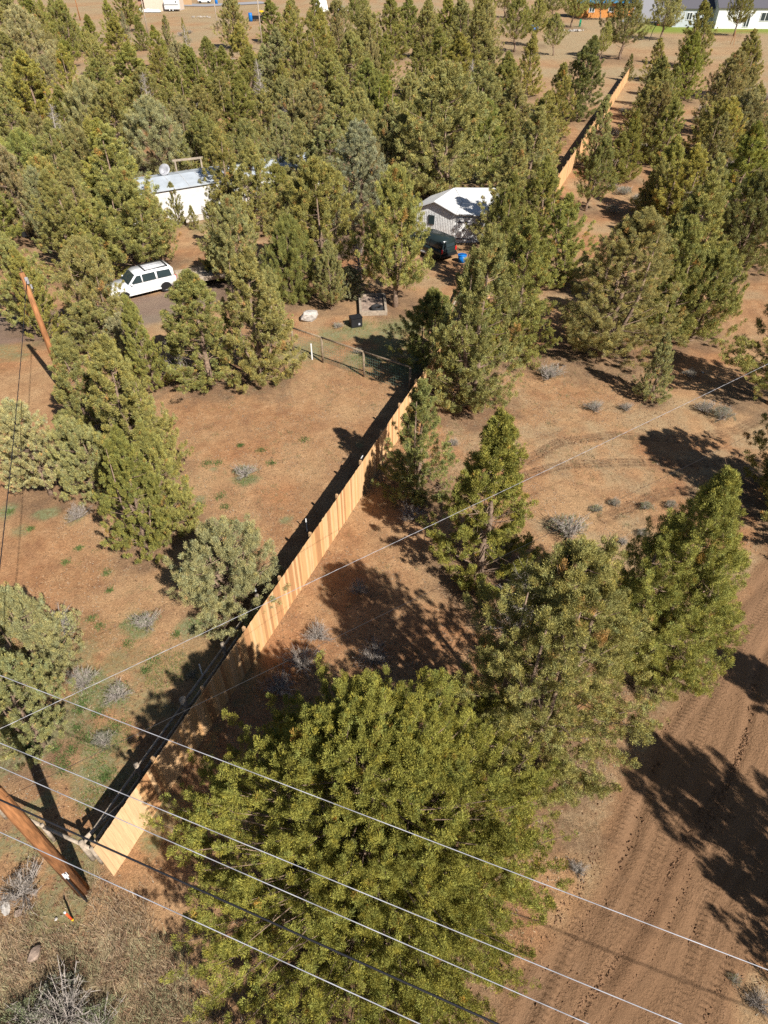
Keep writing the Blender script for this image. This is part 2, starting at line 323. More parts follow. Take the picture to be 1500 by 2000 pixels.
def infill(x0, x1, y0, y1, n, h0, h1, seed, ok=lambda x, y: True, gap=1.0):
    r_ = random.Random(seed); c_ = 0
    for _ in range(600):
        if c_ >= n: break
        px, py = r_.uniform(x0, x1), r_.uniform(y0, y1); q = G(px, py)
        if not ok(px, py) or any(math.hypot(q.x - s[0], q.y - s[1]) < gap + .55 * s[3] for s in SITES): continue
        h = r_.uniform(h0, h1); SITES.append((q.x, q.y, h, h * r_.uniform(.24, .32), r_.choice(['column', 'cone', 'open', 'column']), r_.choice([C_OL, C_OL, C_YG, C_PA, C_BR, C_YE]), *PX((q.x, q.y, h)))); c_ += 1
infill(1240, 1540, 175, 470, 20, 4.5, 7.5, 61, lambda x, y: x > 1130 + (470 - y) * .45 and not (1340 < x < 1420 and 230 < y < 330))
infill(560, 960, 62, 120, 16, 6.5, 9.5, 62, lambda x, y: not (760 < x < 830), 1.8)
infill(-30, 130, 60, 120, 6, 6.5, 9.0, 63, lambda x, y: True, 1.8)

# ------------------------------------------------------------------ ground sheet
FENCE = [(-7.38, 6.43), (-0.94, 22.58), (21.84, 80.62), (42.43, 133.94)]
def grow(a, step, n, k):
    o = [a]
    for i in range(n): step *= k; o.append(o[-1] + step)
    return o[1:]
xs = np.array(sorted([-v for v in grow(15, .11, 95, 1.075)]) + list(np.arange(-15, 22, .11)) + grow(22, .11, 95, 1.075))
ys = np.array(sorted([-v for v in grow(-1, .11, 60, 1.09)]) + list(np.arange(1, 30, .11)) + grow(30, .11, 150, 1.045))
GX, GY = np.meshgrid(xs, ys)
def road_frame():
    a = G(1205, 1990); b = G(1400, 1560); d = (b - a).normalized(); return a, d
ra, rd = road_frame()
U = (GX - ra.x) * rd.y - (GY - ra.y) * rd.x; Vv = (GX - ra.x) * rd.x + (GY - ra.y) * rd.y
wob = (fbm(GX, GY, 3.0, 3, 40) - .5)
def ground_h(X, Y):
    return (fbm(X, Y, 14, 4, 3) - .5) * .16 + (fbm(X, Y, 1.3, 3, 9) - .5) * .05
gz = ground_h(GX, GY)
roadm = sstep(2.55, 1.8, np.abs(U + wob * 1.8 - .1)) * sstep(26, 17, Vv)
ruts = 0
for u0, wd, dp in [(-1.75, .16, .05), (-1.35, .12, .035), (-.35, .14, .05), (-.1, .12, .05), (.55, .1, .03), (1.15, .1, .05), (1.4, .08, .04), (1.75, .09, .05), (2.2, .1, .07)]:
    uc = U - u0 - .28 * np.sin(Vv * .35 + u0 * 3) - .12 * np.sin(Vv * .9 + u0)
    ruts = ruts - dp * np.exp(-(uc / wd) ** 2) * (.5 + vnoise(Vv * 1.2 + u0 * 9, U * 0 + u0 * 5, 5)) + dp * .5 * np.exp(-((np.abs(uc) - wd * 2) / (wd)) ** 2)
gz = gz * (1 - .6 * roadm) + ruts * roadm * .62
wind = sstep(.45, .1, np.abs(U + .25)) * roadm * sstep(-1, 1, Vv) * sstep(9, 6, Vv)
gz += wind * (vnoise(GX * 7, GY * 7, 77) * .05)
# curved tyre tracks over the open dirt on the right
trk = 0
for pts in ([(1015, 905), (1090, 862), (1200, 846), (1330, 858), (1440, 838), (1520, 800)], [(1000, 935), (1100, 905), (1240, 900), (1400, 905), (1520, 890)],
            [(1180, 1010), (1290, 960), (1420, 950), (1540, 930)]):
    q = [tuple(G(*p)[:2]) for p in pts]; D, A = seg_dist(GX, GY, q)
    for off in (0, .22):
        trk = np.maximum(trk, np.exp(-((D - off) / .09) ** 2) * (.4 + .6 * (vnoise(A * 5, D * 0 + off, 8) > .4)))
gz -= trk * .07
tread = np.zeros(GX.shape)
for u0, k1, k2 in [(-1.55, .35, 3), (-.95, .3, 1.2), (.85, .28, 2.2), (1.3, .35, .4), (1.95, .25, 4.1)]:
    tread = np.maximum(tread, np.exp(-((U - u0 - k1 * np.sin(Vv * .3 + k2)) / .13) ** 4) * sstep(.3, .55, fbm(GX, GY, 2.5, 2, int(k2 * 10) + 200)))
tread = np.maximum(tread * roadm, trk * .8)
# masks
green = np.zeros(GX.shape)
def blot(px, py, r, s=1.0):
    global green
    p = G(px, py); green = np.maximum(green, s * sstep(1.15, .35, np.hypot(GX - p.x, GY - p.y) / r + (fbm(GX, GY, .5, 3, 60) - .5) * 1.4))
for b in [(115, 1235, .9), (270, 1222, .75), (480, 938, .6), (90, 1005, .6), (148, 1012, .5), (170, 1345, .8), (215, 1365, .8), (235, 1290, .8, .6), (150, 1280, .9, .6),
          (210, 1440, .9, .9), (190, 1500, .6), (120, 1400, .8, .7), (330, 1310, 1.1, .5), (300, 1380, 1.0, .6), (385, 1215, .5), (60, 860, .7), (420, 915, .3), (390, 975, .3),
          (700, 650, 1.6), (760, 655, 1.8), (800, 640, 1.7), (745, 690, 1.6), (830, 690, 1.8), (650, 655, 1.2), (600, 685, 1.6, .8), (640, 672, .9, .8), (790, 720, 1.4), (20, 690, 1.6, .8),
          (700, 700, 1.2, .8), (575, 695, 1.2, .8), (870, 640, 1.4), (900, 335, 4.0), (945, 312, 5.0), (975, 330, 4.0), (820, 330, 4.0, .8), (390, 440, 1.4, .9), (420, 470, 1.4, .7),
          (240, 440, 2, .5), (180, 1560, .5, .8), (300, 1650, .5), (10, 1000, .6), (40, 1040, .5, .7), (365, 1230, .5), (555, 1015, .35), (700, 870, .3)]: blot(*b)
green = np.maximum(green, .75 * sstep(.52, .62, fbm(GX, GY, .9, 4, 21)) * sstep(16, 11, GY) * sstep(-2.5, -4.5, GX + (GY - 6.4) * -.39 + 3))
duff = np.zeros(GX.shape)
for (x, y, h, r, kd, c, tx, ty) in SITES:
    duff = np.maximum(duff, sstep(1.45, .75, np.hypot(GX - x, GY - y) / r + (fbm(GX, GY, .8, 3, 31) - .5) * .7))
grey = seg_dist(GX, GY, [tuple(G(*p)[:2]) for p in [(-60, 655), (60, 640), (190, 630), (320, 598), (450, 560), (560, 520), (690, 472), (740, 470)]])
grey = sstep(2.6, 1.9, grey[0] + wob * 1.2)
D2, _ = seg_dist(GX, GY, [tuple(G(*p)[:2]) for p in [(660, 705), (740, 720)]])
dry = sstep(.9, .2, seg_dist(GX, GY, [(-13, 3.5), (-7.8, 4.2), (-5.2, 3.0)])[0] / 2.3 + (fbm(GX, GY, .9, 3, 44) - .5) * .8)
dry = np.maximum(dry, sstep(.5, 1.0, (fbm(GX, GY, 2.2, 4, 52) - .35) * 2.6) * .55 * sstep(30, 40, GY + 0 * GX))
fm = np.hypot(GX - G(1120, 1050).x, GY - G(1120, 1050).y)
dry = np.maximum(dry, .6 * sstep(.45, .7, fbm(GX, GY, 1.2, 4, 47)) * sstep(2, 3.5, GX) * sstep(40, 25, GY))
dry = np.maximum(dry, sstep(95, 130, GY) * (.35 + .6 * sstep(.42, .6, fbm(GX, GY, 9, 4, 57))))
dry = dry * (1 - roadm)
red = sstep(.5, .72, fbm(GX, GY, 5, 4, 71)) * .7
pr = G(930, 830); red = np.maximum(red, sstep(2.2, .8, np.hypot(GX - pr.x, GY - pr.y)))
yel = np.zeros(GX.shape)
for px, py, r in [(1380, 52, 22), (1500, 62, 18), (1280, 60, 10)]:
    p = G(px, py); yel = np.maximum(yel, sstep(1.1, .8, np.hypot((GX - p.x), (GY - p.y) * 2.6) / r))
Vg = np.stack([GX.ravel(), GY.ravel(), gz.ravel()], 1)
ny, nx = GX.shape; idx = np.arange(ny * nx).reshape(ny, nx)
Fg = np.stack([idx[:-1, :-1].ravel(), idx[:-1, 1:].ravel(), idx[1:, 1:].ravel(), idx[1:, :-1].ravel()], 1)
ground = np_mesh("ground", Vg, Fg, None, smooth=True); tag(ground, kind='structure')
def vattr(o, name, ch):
    a = o.data.color_attributes.new(name, 'FLOAT_COLOR', 'POINT')
    A = np.stack([c.ravel() for c in ch] + [np.ones(ny * nx)] * (4 - len(ch)), 1).astype(np.float32); a.data.foreach_set("color", A.ravel())
vattr(ground, "mask_a", [green, duff, roadm]); vattr(ground, "mask_b", [dry, grey, red]); vattr(ground, "mask_c", [yel, wind, trk * np.ones(GX.shape)]); vattr(ground, "mask_d", [tread, tread, tread])
def ground_at(x, y):
    return float(ground_h(np.array([x]), np.array([y]))[0])

def ground_material():
    m = bpy.data.materials.new("dirt_ground"); m.use_nodes = True; nt = m.node_tree; N = nt.nodes; L = nt.links
    b = N["Principled BSDF"]; b.inputs["Roughness"].default_value = .95; b.inputs["Specular IOR Level"].default_value = .08
    tc = N.new("ShaderNodeTexCoord")
    def noise(s, d=6, rough=.6, dist=0, vec=None):
        n = N.new("ShaderNodeTexNoise"); n.inputs["Scale"].default_value = s; n.inputs["Detail"].default_value = d
        n.inputs["Roughness"].default_value = rough; n.inputs["Distortion"].default_value = dist
        L.new(vec or tc.outputs["Object"], n.inputs["Vector"]); return n.outputs["Fac"]
    def ramp(f, stops):
        r = N.new("ShaderNodeValToRGB"); cr = r.color_ramp
        while len(cr.elements) < len(stops): cr.elements.new(.5)
        for e, (p, c) in zip(cr.elements, stops): e.position = p; e.color = tuple(c) + (1,) if hasattr(c, '__len__') else (c, c, c, 1)
        L.new(f, r.inputs[0]); return r.outputs[0]
    def mix(f, a, c, mode='MIX'):
        x = N.new("ShaderNodeMix"); x.data_type = 'RGBA'; x.blend_type = mode
        if isinstance(f, float): x.inputs[0].default_value = f
        else: L.new(f, x.inputs[0])
        for v, i in ((a, 6), (c, 7)):
            if isinstance(v, tuple): x.inputs[i].default_value = v + (1,)
            else: L.new(v, x.inputs[i])
        return x.outputs[2]
    def math_(op, a, c):
        x = N.new("ShaderNodeMath"); x.operation = op; x.use_clamp = True
        for v, i in ((a, 0), (c, 1)):
            if isinstance(v, float): x.inputs[i].default_value = v
            else: L.new(v, x.inputs[i])
        return x.outputs[0]
    def att(n):
        a = N.new("ShaderNodeAttribute"); a.attribute_name = n; s = N.new("ShaderNodeSeparateColor"); L.new(a.outputs["Color"], s.inputs[0]); return s.outputs
    A, B, C, D = att("mask_a"), att("mask_b"), att("mask_c"), att("mask_d")
    n_big, n_mid, n_fine, n_grit = noise(.16, 5), noise(1.2, 7, .68), noise(6, 7, .75, .6), noise(17, 5, .8, 1.4)
    soil = ramp(n_mid, [(.3, (.24, .120, .062)), (.5, (.345, .185, .090)), (.7, (.44, .262, .138))])
    soil = mix(B[2], soil, mix(.5, soil, (.40, .17, .075)))
    soil = mix(ramp(n_big, [(.42, 0.), (.6, .6)]), soil, (.44, .29, .155))
    soil = mix(ramp(noise(.55, 6, .7, .8), [(.5, 0.), (.66, .5)]), soil, (.235, .125, .070))
    grit = ramp(n_grit, [(.36, .42), (.5, 1.0), (.64, 1.5)])
    soil = mix(.95, soil, grit, 'MULTIPLY')
    soil = mix(ramp(n_fine, [(.52, 0.), (.66, .35)]), soil, (.20, .115, .065))
    dryc = mix(.9, ramp(n_fine, [(.3, (.20, .145, .085)), (.5, (.33, .255, .15)), (.68, (.45, .375, .235))]), grit, 'MULTIPLY')
    col = mix(math_('MULTIPLY', B[0], ramp(n_mid, [(.3, .5), (.6, 1.)])), soil, dryc)
    mp0 = N.new("ShaderNodeMapping"); mp0.inputs["Rotation"].default_value = (0, 0, -math.atan2(rd.y, rd.x)); mps = N.new("ShaderNodeMapping"); mps.inputs["Scale"].default_value = (.09, 1.9, 1)
    L.new(tc.outputs["Object"], mp0.inputs[0]); L.new(mp0.outputs[0], mps.inputs[0]); st0 = noise(.5, 5, .55, 1.2, mps.outputs[0])
    roadc = mix(ramp(st0, [(.35, 0.), (.7, .45)]), (.27, .155, .085), mix(.55, ramp(noise(2.4, 5, .55, .4), [(.3, (.165, .092, .050)), (.55, (.215, .125, .070)), (.72, (.27, .165, .10))]), grit, 'MULTIPLY'))
    col = mix(A[2], col, roadc)
    col = mix(math_('MULTIPLY', C[1], .6), col, (.20, .112, .062))
    col = mix(math_('MULTIPLY', C[2], .65), col, (.17, .095, .055))
    col = mix(math_('MULTIPLY', B[1], .7), col, mix(.7, (.165, .135, .120), grit, 'MULTIPLY'))
    duffc = mix(.9, ramp(n_fine, [(.3, (.095, .060, .038)), (.6, (.20, .130, .080)), (.75, (.30, .21, .13))]), grit, 'MULTIPLY')
    col = mix(math_('MULTIPLY', A[1], ramp(n_mid, [(.3, .95), (.65, .45)])), col, duffc)
    gr = ramp(n_fine, [(.34, (.10, .13, .045)), (.52, (.19, .21, .10)), (.68, (.32, .27, .16))])
    col = mix(math_('MULTIPLY', A[0], ramp(n_fine, [(.36, .25), (.56, 1.)])), col, gr)
    col = mix(C[0], col, mix(.6, (.20, .24, .045), grit, 'MULTIPLY'))
    L.new(col, b.inputs["Base Color"])
    hgt = math_('ADD', math_('MULTIPLY', n_grit, .45), math_('MULTIPLY', n_fine, .5))
    bp = N.new("ShaderNodeBump"); bp.inputs["Strength"].default_value = .9; bp.inputs["Distance"].default_value = .08
    L.new(hgt, bp.inputs["Height"])
    # lug prints along the road
    mp = N.new("ShaderNodeMapping"); mp.inputs["Rotation"].default_value = (0, 0, -math.atan2(rd.y, rd.x))
    L.new(tc.outputs["Object"], mp.inputs[0])
    mp2 = N.new("ShaderNodeMapping"); mp2.inputs["Scale"].default_value = (.22, 1.3, 1); L.new(mp0.outputs[0], mp2.inputs[0]); st = noise(1.6, 4, .6, 0, mp2.outputs[0])
    ch = math_('MULTIPLY', ramp(noise(13, 3, .6, 0), [(.45, 0.), (.6, 1.)]), ramp(st, [(.48, 0.), (.6, .7)])); wv = N.new("ShaderNodeTexWave"); wv.inputs["Scale"].default_value = 1.9; wv.inputs["Distortion"].default_value = 2.2; wv.inputs["Detail"].default_value = 3; wv.inputs["Detail Scale"].default_value = 3
    wv.bands_direction = 'X'; L.new(mp0.outputs[0], wv.inputs["Vector"])
    h2 = math_('ADD', math_('MULTIPLY', math_('MULTIPLY', math_('ADD', ch, st), A[2]), .6), math_('MULTIPLY', math_('MULTIPLY', wv.outputs[1], D[0]), .8))
    b2 = N.new("ShaderNodeBump"); b2.inputs["Strength"].default_value = .7; b2.inputs["Distance"].default_value = .07
    L.new(h2, b2.inputs["Height"]); L.new(bp.outputs[0], b2.inputs["Normal"]); L.new(b2.outputs[0], b.inputs["Normal"])
    return m
ground.data.materials.append(ground_material())

# ------------------------------------------------------------------ junipers
def unit(a): return a / np.maximum(np.linalg.norm(a, axis=-1, keepdims=True), 1e-6)
def leaves(cent, out, rad, per, size, rng, tuft_tint, up=.6, flat=.45):
    """scale-like sprays covering small tufts: returns V, F, tint"""
    T_ = len(cent); n = T_ * per
    d = unit(rng.normal(size=(T_, per, 3)) + out[:, None, :] * .55)
    pos = cent[:, None, :] + d * (rad[:, None, None] * rng.uniform(.35, 1.05, (T_, per, 1))) * np.array([1, 1, 1.15])
    nor = unit(d + rng.normal(size=(T_, per, 3)) * flat + np.array([0, 0, .25]))
    tdir = unit(rng.normal(size=(T_, per, 3)) * .42 + out[:, None, :] * .8 + d * .45 + np.array([0, 0, up])); nor = unit(nor - tdir * (tdir * nor).sum(-1, keepdims=True))
    side = np.cross(nor, tdir); s = size * rng.uniform(.6, 1.4, (T_, per, 1))
    a = pos - side * s * .27; b = pos + side * s * .27; c = pos + tdir * s * 1.6
    V = np.stack([a, b, c], 2).reshape(-1, 3); F = np.arange(n * 3).reshape(-1, 3)
    tn = tuft_tint[:, None, :] * rng.uniform(.72, 1.3, (T_, per, 1))
    return V, F, np.repeat(tn.reshape(-1, 3), 3, 0)

def profile(kind, t):
    if kind in ('cone',): return np.minimum(1.0, .62 + t * 3.5) * np.clip(1 - t, 0, 1) ** .78
    if kind in ('column', 'twin'): return np.minimum(1.0, .66 + t * 2.2) * np.clip(1 - t ** 1.9, 0, 1) ** .95
    if kind in ('bush', 'broad'): return np.minimum(1.0, .72 + t * 1.3) * np.clip(1 - t ** 2.3, 0, 1) ** .6
    if kind in ('open', 'ragged'): return np.minimum(1.0, .5 + t * 1.9) * np.clip(1 - t ** 1.8, 0, 1) ** .75
    return np.minimum(1.0, .5 + t * 2) * np.clip(1 - t ** 2, 0, 1) ** .7

def make_proto(kind, h, r, seed, nb, ntuft, per, size, base, gap=.0, trunk_r=.16, twin=False, lobes=.28, brown=.02, br=None):
    rng = np.random.default_rng(seed)
    i = np.arange(nb)
    t = rng.random(nb) ** (1.25 if kind in ('cone',) else 1.0)
    az = i * 2.39996 + rng.normal(0, .3, nb)
    inner = rng.random(nb) < .16
    leaders = [(0, 0, 1.0, 1.0)]
    if twin: leaders = [(0, 0, 1.0, .92), (-.55 * r, .1 * r, .78, .7), (.35 * r, -.3 * r, .66, .7)]
    elif kind in ('open', 'ragged', 'broad', 'bush', 'column') or (kind == 'cone' and seed % 2):
        for k in range(rng.integers(2, 5)):
            a = rng.uniform(0, 6.28); q = rng.uniform(.3, .55) * r
            leaders.append((q * math.cos(a), q * math.sin(a), rng.uniform(.72, .97), rng.uniform(.5, .7)))
    li = rng.choice(len(leaders), nb, p=np.array([l[3] ** 2 * (2.2 if k == 0 else 1) for k, l in enumerate(leaders)]) / sum(l[3] ** 2 * (2.2 if k == 0 else 1) for k, l in enumerate(leaders)))
    LX = np.array([leaders[k][0] for k in li]); LY = np.array([leaders[k][1] for k in li]); LH = np.array([leaders[k][2] for k in li]); LR = np.array([leaders[k][3] for k in li])
    ph = rng.uniform(0, 6.28, 6)
    lob = 1 + lobes * (np.sin(az * 2 + ph[0] + t * 5) * .4 + np.sin(az * 3 + ph[1] - t * 8) * .35 + np.sin(az * 5 + ph[2] + t * 17) * .35) + rng.normal(0, .15, nb)
    rr = profile(kind, t) * r * LR * lob * np.where(inner, rng.uniform(.25, .7, nb), 1)
    z = base * h + t * (h * LH - base * h - .25)
    cen = np.stack([LX * (1 - .3 * t) + rr * np.cos(az), LY * (1 - .3 * t) + rr * np.sin(az), z], 1)
    if gap:
        keep = fbm(az * 1.4 + 20, t * 4 + seed, 1.0, 2, seed) > gap; keep |= t > .86
        cen, az, t, rr, z, LX, LY = [a[keep] for a in (cen, az, t, rr, z, LX, LY)]
    nb = len(cen)
    out = np.stack([np.cos(az), np.sin(az), .75 + 1.6 * t], 1); out = unit(out + rng.normal(0, .18, (nb, 3)))
    bl = 1.22 * (br or .30) * (1.15 - .5 * t) * rng.uniform(.7, 1.35, nb)             # bough half length
    # tufts along each bough
    s = rng.uniform(-1, 1, (nb, ntuft)); side = unit(rng.normal(size=(nb, ntuft, 3)))
    wd = np.sqrt(np.clip(1 - s ** 2, 0.03, 1)) * .5
    tc_ = cen[:, None, :] + out[:, None, :] * (s * bl[:, None])[..., None] + side * (wd * bl[:, None] * rng.uniform(.2, 1, (nb, ntuft)))[..., None]
    tout = unit(side * .9 + out[:, None, :] * (.5 + .5 * s[..., None]) + np.array([0, 0, .25]))
    trad = np.full((nb, ntuft), size * (2.3 if size > .035 else 3.3)) * rng.uniform(.75, 1.3, (nb, ntuft))
    bt = rng.uniform(.88, 1.13, (nb, 1, 1)) * rng.uniform(.86, 1.16, (nb, ntuft, 1)) * np.ones((1, 1, 3))
    warm = rng.normal(0, .07, (nb, ntuft, 1)); bt = bt * (1 + warm * np.array([1.2, .4, -1.0]))
    bro = (rng.random((nb, 1, 1)) < brown * .3) | (rng.random((nb, ntuft, 1)) < brown * .8)
    bt = np.where(bro, bt * np.array([1.3, .85, .9]), bt)
    V, F, tn = leaves(tc_.reshape(-1, 3), tout.reshape(-1, 3), trad.ravel(), per, size, rng, bt.reshape(-1, 3))
    me = np_mesh("crown", V, F, M['foliage'], tint=tn, link=False)
    # trunk, limbs and bare twigs
    mb = MB(); wob_ = rng.normal(0, .05, (9, 2)); wob_[0] = 0
    tp = [Vector((wob_[k][0] * h * .18, wob_[k][1] * h * .18, -.25 + (h * .93 + .25) * k / 8)) for k in range(9)]
    mb.tube(tp, [trunk_r * (1.25 if k == 0 else (1 - k / 8.6)) for k in range(9)], 8)
    for (lx, ly, lh, lr) in leaders[1:]:
        zb = h * rng.uniform(.04, .25)
        mb.tube([(0, 0, zb), (lx * .6, ly * .6, zb + h * .12), (lx, ly, h * lh * .5), (lx * .95, ly * .95, h * lh * .93)], [trunk_r * .6, trunk_r * .5, trunk_r * .35, .015], 6)
    ends = []
    for k in range(nb):
        if rng.random() < (.68 if nb < 700 else .82): continue
        c = Vector(cen[k]); o = Vector(out[k]); z0 = max(base * h * .55, c.z - rr[k] * rng.uniform(.25, .65)); L0 = Vector((LX[k] * .7, LY[k] * .7, z0))
        mid = L0.lerp(c, .55) + Vector((0, 0, -.06 * rr[k])); e = c + o * bl[k] * .8
        mb.tube([L0, mid, c, e], [max(.012, .026 * trunk_r / .16), .016, .009, .003], 4, False)
        if k % 3 == 0:
            for q in range(3):
                a = L0.lerp(c, rng.uniform(.45, .95)); g = Vector(rng.normal(size=3)) * .22 + o * .28
                mb.tube([a, a + g], [.009, .003], 3, False)
    tr = mb.build("trunk", M['bark'], None, True); tm = tr.data; bpy.data.objects.remove(tr)
    return dict(crown=me, trunk=tm, h=h, r=r)

PROTO = {
 'broad': [make_proto('broad', 8.8, 3.9, 1, 2600, 13, 78, 0.027, .04, .28, .22, False, .36, .010, .29)],
 'ragged': [make_proto('ragged', 9.6, 2.6, 2, 897, 13, 66, 0.028, .05, .33, .2, False, .38, .02, .27),
            make_proto('ragged', 9.0, 2.5, 22, 336, 13, 37, 0.048, .05, .34, .2, False, .42, .05, .28)],
 'twin': [make_proto('twin', 8.6, 2.1, 3, 950, 13, 54, 0.029, .03, .16, .2, True, .24, .015, .25)],
 'cone': [make_proto('cone', 7.5, 1.9, 4, 360, 13, 42, 0.042, .04, .34, .16, False, .36, .012, .25),
          make_proto('cone', 7.5, 1.9, 5, 336, 13, 42, 0.042, .03, .38, .15, False, .42, .012, .27),
          make_proto('cone', 7.5, 1.9, 6, 372, 13, 42, 0.041, .05, .32, .15, False, .32, .02, .24),
          make_proto('cone', 7.5, 1.9, 26, 348, 13, 42, 0.042, .06, .36, .15, False, .46, .03, .25)],
 'column': [make_proto('column', 8.0, 1.9, 7, 414, 13, 42, 0.042, .03, .34, .17, False, .34, .012, .26),
            make_proto('column', 8.0, 1.9, 8, 390, 13, 42, 0.042, .04, .37, .17, False, .40, .02, .28),
            make_proto('column', 8.0, 1.9, 9, 420, 13, 42, 0.041, .03, .31, .16, False, .30, .01, .25),
            make_proto('column', 8.0, 1.9, 27, 390, 13, 42, 0.042, .06, .38, .17, False, .46, .03, .27)],
 'open': [make_proto('open', 8.0, 2.5, 10, 396, 13, 37, 0.051, .2, .38, .2, False, .42, .035, .31),
          make_proto('open', 8.0, 2.5, 12, 420, 13, 37, 0.051, .16, .34, .2, False, .38, .025, .30),
          make_proto('open', 8.0, 2.5, 13, 384, 13, 37, 0.051, .22, .40, .19, False, .46, .03, .32),
          make_proto('open', 8.0, 2.5, 28, 396, 13, 37, 0.051, .12, .40, .19, False, .50, .03, .30)],
 'bush': [make_proto('bush', 4.4, 1.75, 14, 372, 13, 49, 0.032, .03, .28, .12, False, .24, .008, .22),
          make_proto('bush', 6.0, 2.1, 15, 360, 13, 37, 0.046, .04, .28, .15, False, .34, .02, .26)],
 'tall': [make_proto('tall', 9.0, 3.0, 16, 276, 13, 33, 0.064, .30, .28, .24, False, .34, .01, .42),
          make_proto('tall', 9.0, 3.0, 17, 288, 13, 33, 0.064, .28, .32, .24, False, .40, .01, .40)],
}

# ------------------------------------------------------------------ label writing
LAND = [("the board fence's near end", 215, 1690), ("the middle of the board fence", 620, 1080), ("the board fence's far end", 1226, 150),
        ("the white mobile home", 380, 390), ("the grey board shed", 880, 430), ("the parked white SUV", 275, 565), ("the rusty-red utility pole", 80, 650),
        ("the leaning near utility pole", 110, 1690), ("the dirt track", 1300, 1750), ("the open brown yard", 560, 830), ("the post-and-wire fence", 670, 670),
        ("the open dirt clearing", 1200, 880), ("the bare paddock", 380, 30), ("the pale farmhouse", 1430, 40), ("the white cargo trailer", 338, 12),
        ("the blue-roofed building", 1175, 15), ("the photo's top left corner", 0, 0), ("the photo's left edge", -30, 250), ("the photo's right edge", 1520, 300),
        ("the forest's centre", 620, 180), ("the lower right edge", 1530, 1150), ("the biggest juniper", 720, 1500), ("the boulder in the yard", 600, 622),
        ("the forest's top edge", 860, 20)]
def where(px, py):
    n, lx, ly = min(LAND, key=lambda l: (l[1] - px) ** 2 + ((l[2] - py) * 1.2) ** 2)
    dx, dy = px - lx, py - ly
    if abs(dx) > 1.3 * abs(dy): d = "right of" if dx > 0 else "left of"
    else: d = "in front of" if dy > 0 else "beyond"
    return f"{d} {n}"
ORD = ['first', 'second', 'third', 'fourth', 'fifth', 'sixth', 'seventh', 'eighth', 'ninth', 'tenth', 'eleventh', 'twelfth', 'thirteenth', 'fourteenth']
def write_labels(items):
    """items: (object, description, px, py[, label]); repeats of one text are told apart from left to right"""
    d = {}
    for o, desc, px, py in items: d.setdefault(f"{desc} {where(px, py)}", []).append((px, o))
    for k, v in d.items():
        v.sort(key=lambda q: q[0])
        if len(v) == 1: v[0][1]['label'] = k
        elif len(v) == 2: v[0][1]['label'] = k + ", the left one"; v[1][1]['label'] = k + ", the right one"
        else:
            for i, (_, o) in enumerate(v): o['label'] = k + f", {ORD[min(i, 13)]} from left"
SHAPE = {'broad': 'huge domed', 'ragged': 'ragged open', 'twin': 'twin-peaked', 'cone': 'pointed cone-shaped', 'column': 'full tapering', 'open': 'spreading open-crowned', 'bush': 'rounded bushy', 'tall': 'bare-trunked'}
lab_items = []
HAND = {0: "biggest juniper, huge domed yellow-green crown under the power lines", 1: "tall ragged pale juniper with bare twigs beside the dirt track",
        2: "twin-peaked bright green juniper on the right side in front of the clearing", 3: "bright green pointed juniper standing right of the fence shadow",
        4: "small dark juniper pressed against the middle of the board fence", 5: "tall dense juniper just right of where the fence vanishes",
        7: "round sage green juniper bush on the left side of the board fence", 8: "slim bright green juniper leaning in the photo at the yard's left",
        9: "yellow-tipped juniper beside the slim bright green one in the yard"}
for i, (x, y, h, r, kd, c, tx, ty) in enumerate(SITES):
    P = PROTO[kd][rnd.randrange(len(PROTO[kd]))]
    root = empty("juniper_tree", (x, y, ground_at(x, y)), 0 if i in (0, 1, 2) else rnd.uniform(0, 6.28))
    tag(root, None, "tree", "junipers of the dry woodland")
    sx, sz = r / P['r'], h / P['h']; k_ = 0 if i < 8 else 1; root.scale = (sx * (1 + k_ * rnd.uniform(-.1, .1)), sx * (1 + k_ * rnd.uniform(-.1, .1)), sz)
    if k_: root.rotation_euler[0] = rnd.gauss(0, .04); root.rotation_euler[1] = rnd.gauss(0, .04)
    for nm in ('crown', 'trunk'):
        o = bpy.data.objects.new(nm, P[nm]); COL.objects.link(o); o.parent = root
        if nm == 'crown':
            f = rnd.uniform(.88, 1.12); cc = FCOL[c]; o.color = (cc[0] * f * rnd.uniform(.95, 1.06), cc[1] * f, cc[2] * f * rnd.uniform(.85, 1.15), 1)
    if i in HAND: root['label'] = HAND[i]
    else:
        size = 'tall' if h > 8.4 else ('small' if h < 4.8 else '')
        lab_items.append((root, f"{size} {c} {SHAPE[kd]} juniper".strip(), *PX((x, y, h * .6))))

# dead and half-bare trees
def dead_tree(x, y, h, r, seed, label, lean=(0, 0)):
    rng = np.random.default_rng(seed); root = empty("dead_tree", (x, y, ground_at(x, y)), 0, label, "tree", "bare dead junipers")
    mb = MB(); mb.tube([(0, 0, -.2), (lean[0] * .3, lean[1] * .3, h * .35), (lean[0], lean[1], h)], [.13, .09, .02], 7); mb.build("trunk", M['deadwood'], root, True)
    mb = MB()
    for k in range(70):
        t = rng.uniform(.12, .95); p = Vector((lean[0] * t, lean[1] * t, h * t)); a = rng.uniform(0, 6.28); L = r * (1.1 - t) * rng.uniform(.5, 1.1)
        e = p + Vector((math.cos(a) * L, math.sin(a) * L, L * rng.uniform(.1, .7))); mb.tube([p, p.lerp(e, .5) + Vector((0, 0, -.05)), e], [.03, .02, .006], 4, False)
        for q in range(7):
            s = p.lerp(e, rng.uniform(.3, 1)); g = Vector(rng.normal(size=3)) * .3; mb.tube([s, s + g], [.01, .003], 3, False)
    mb.build("branches", M['deadwood'], root); return root
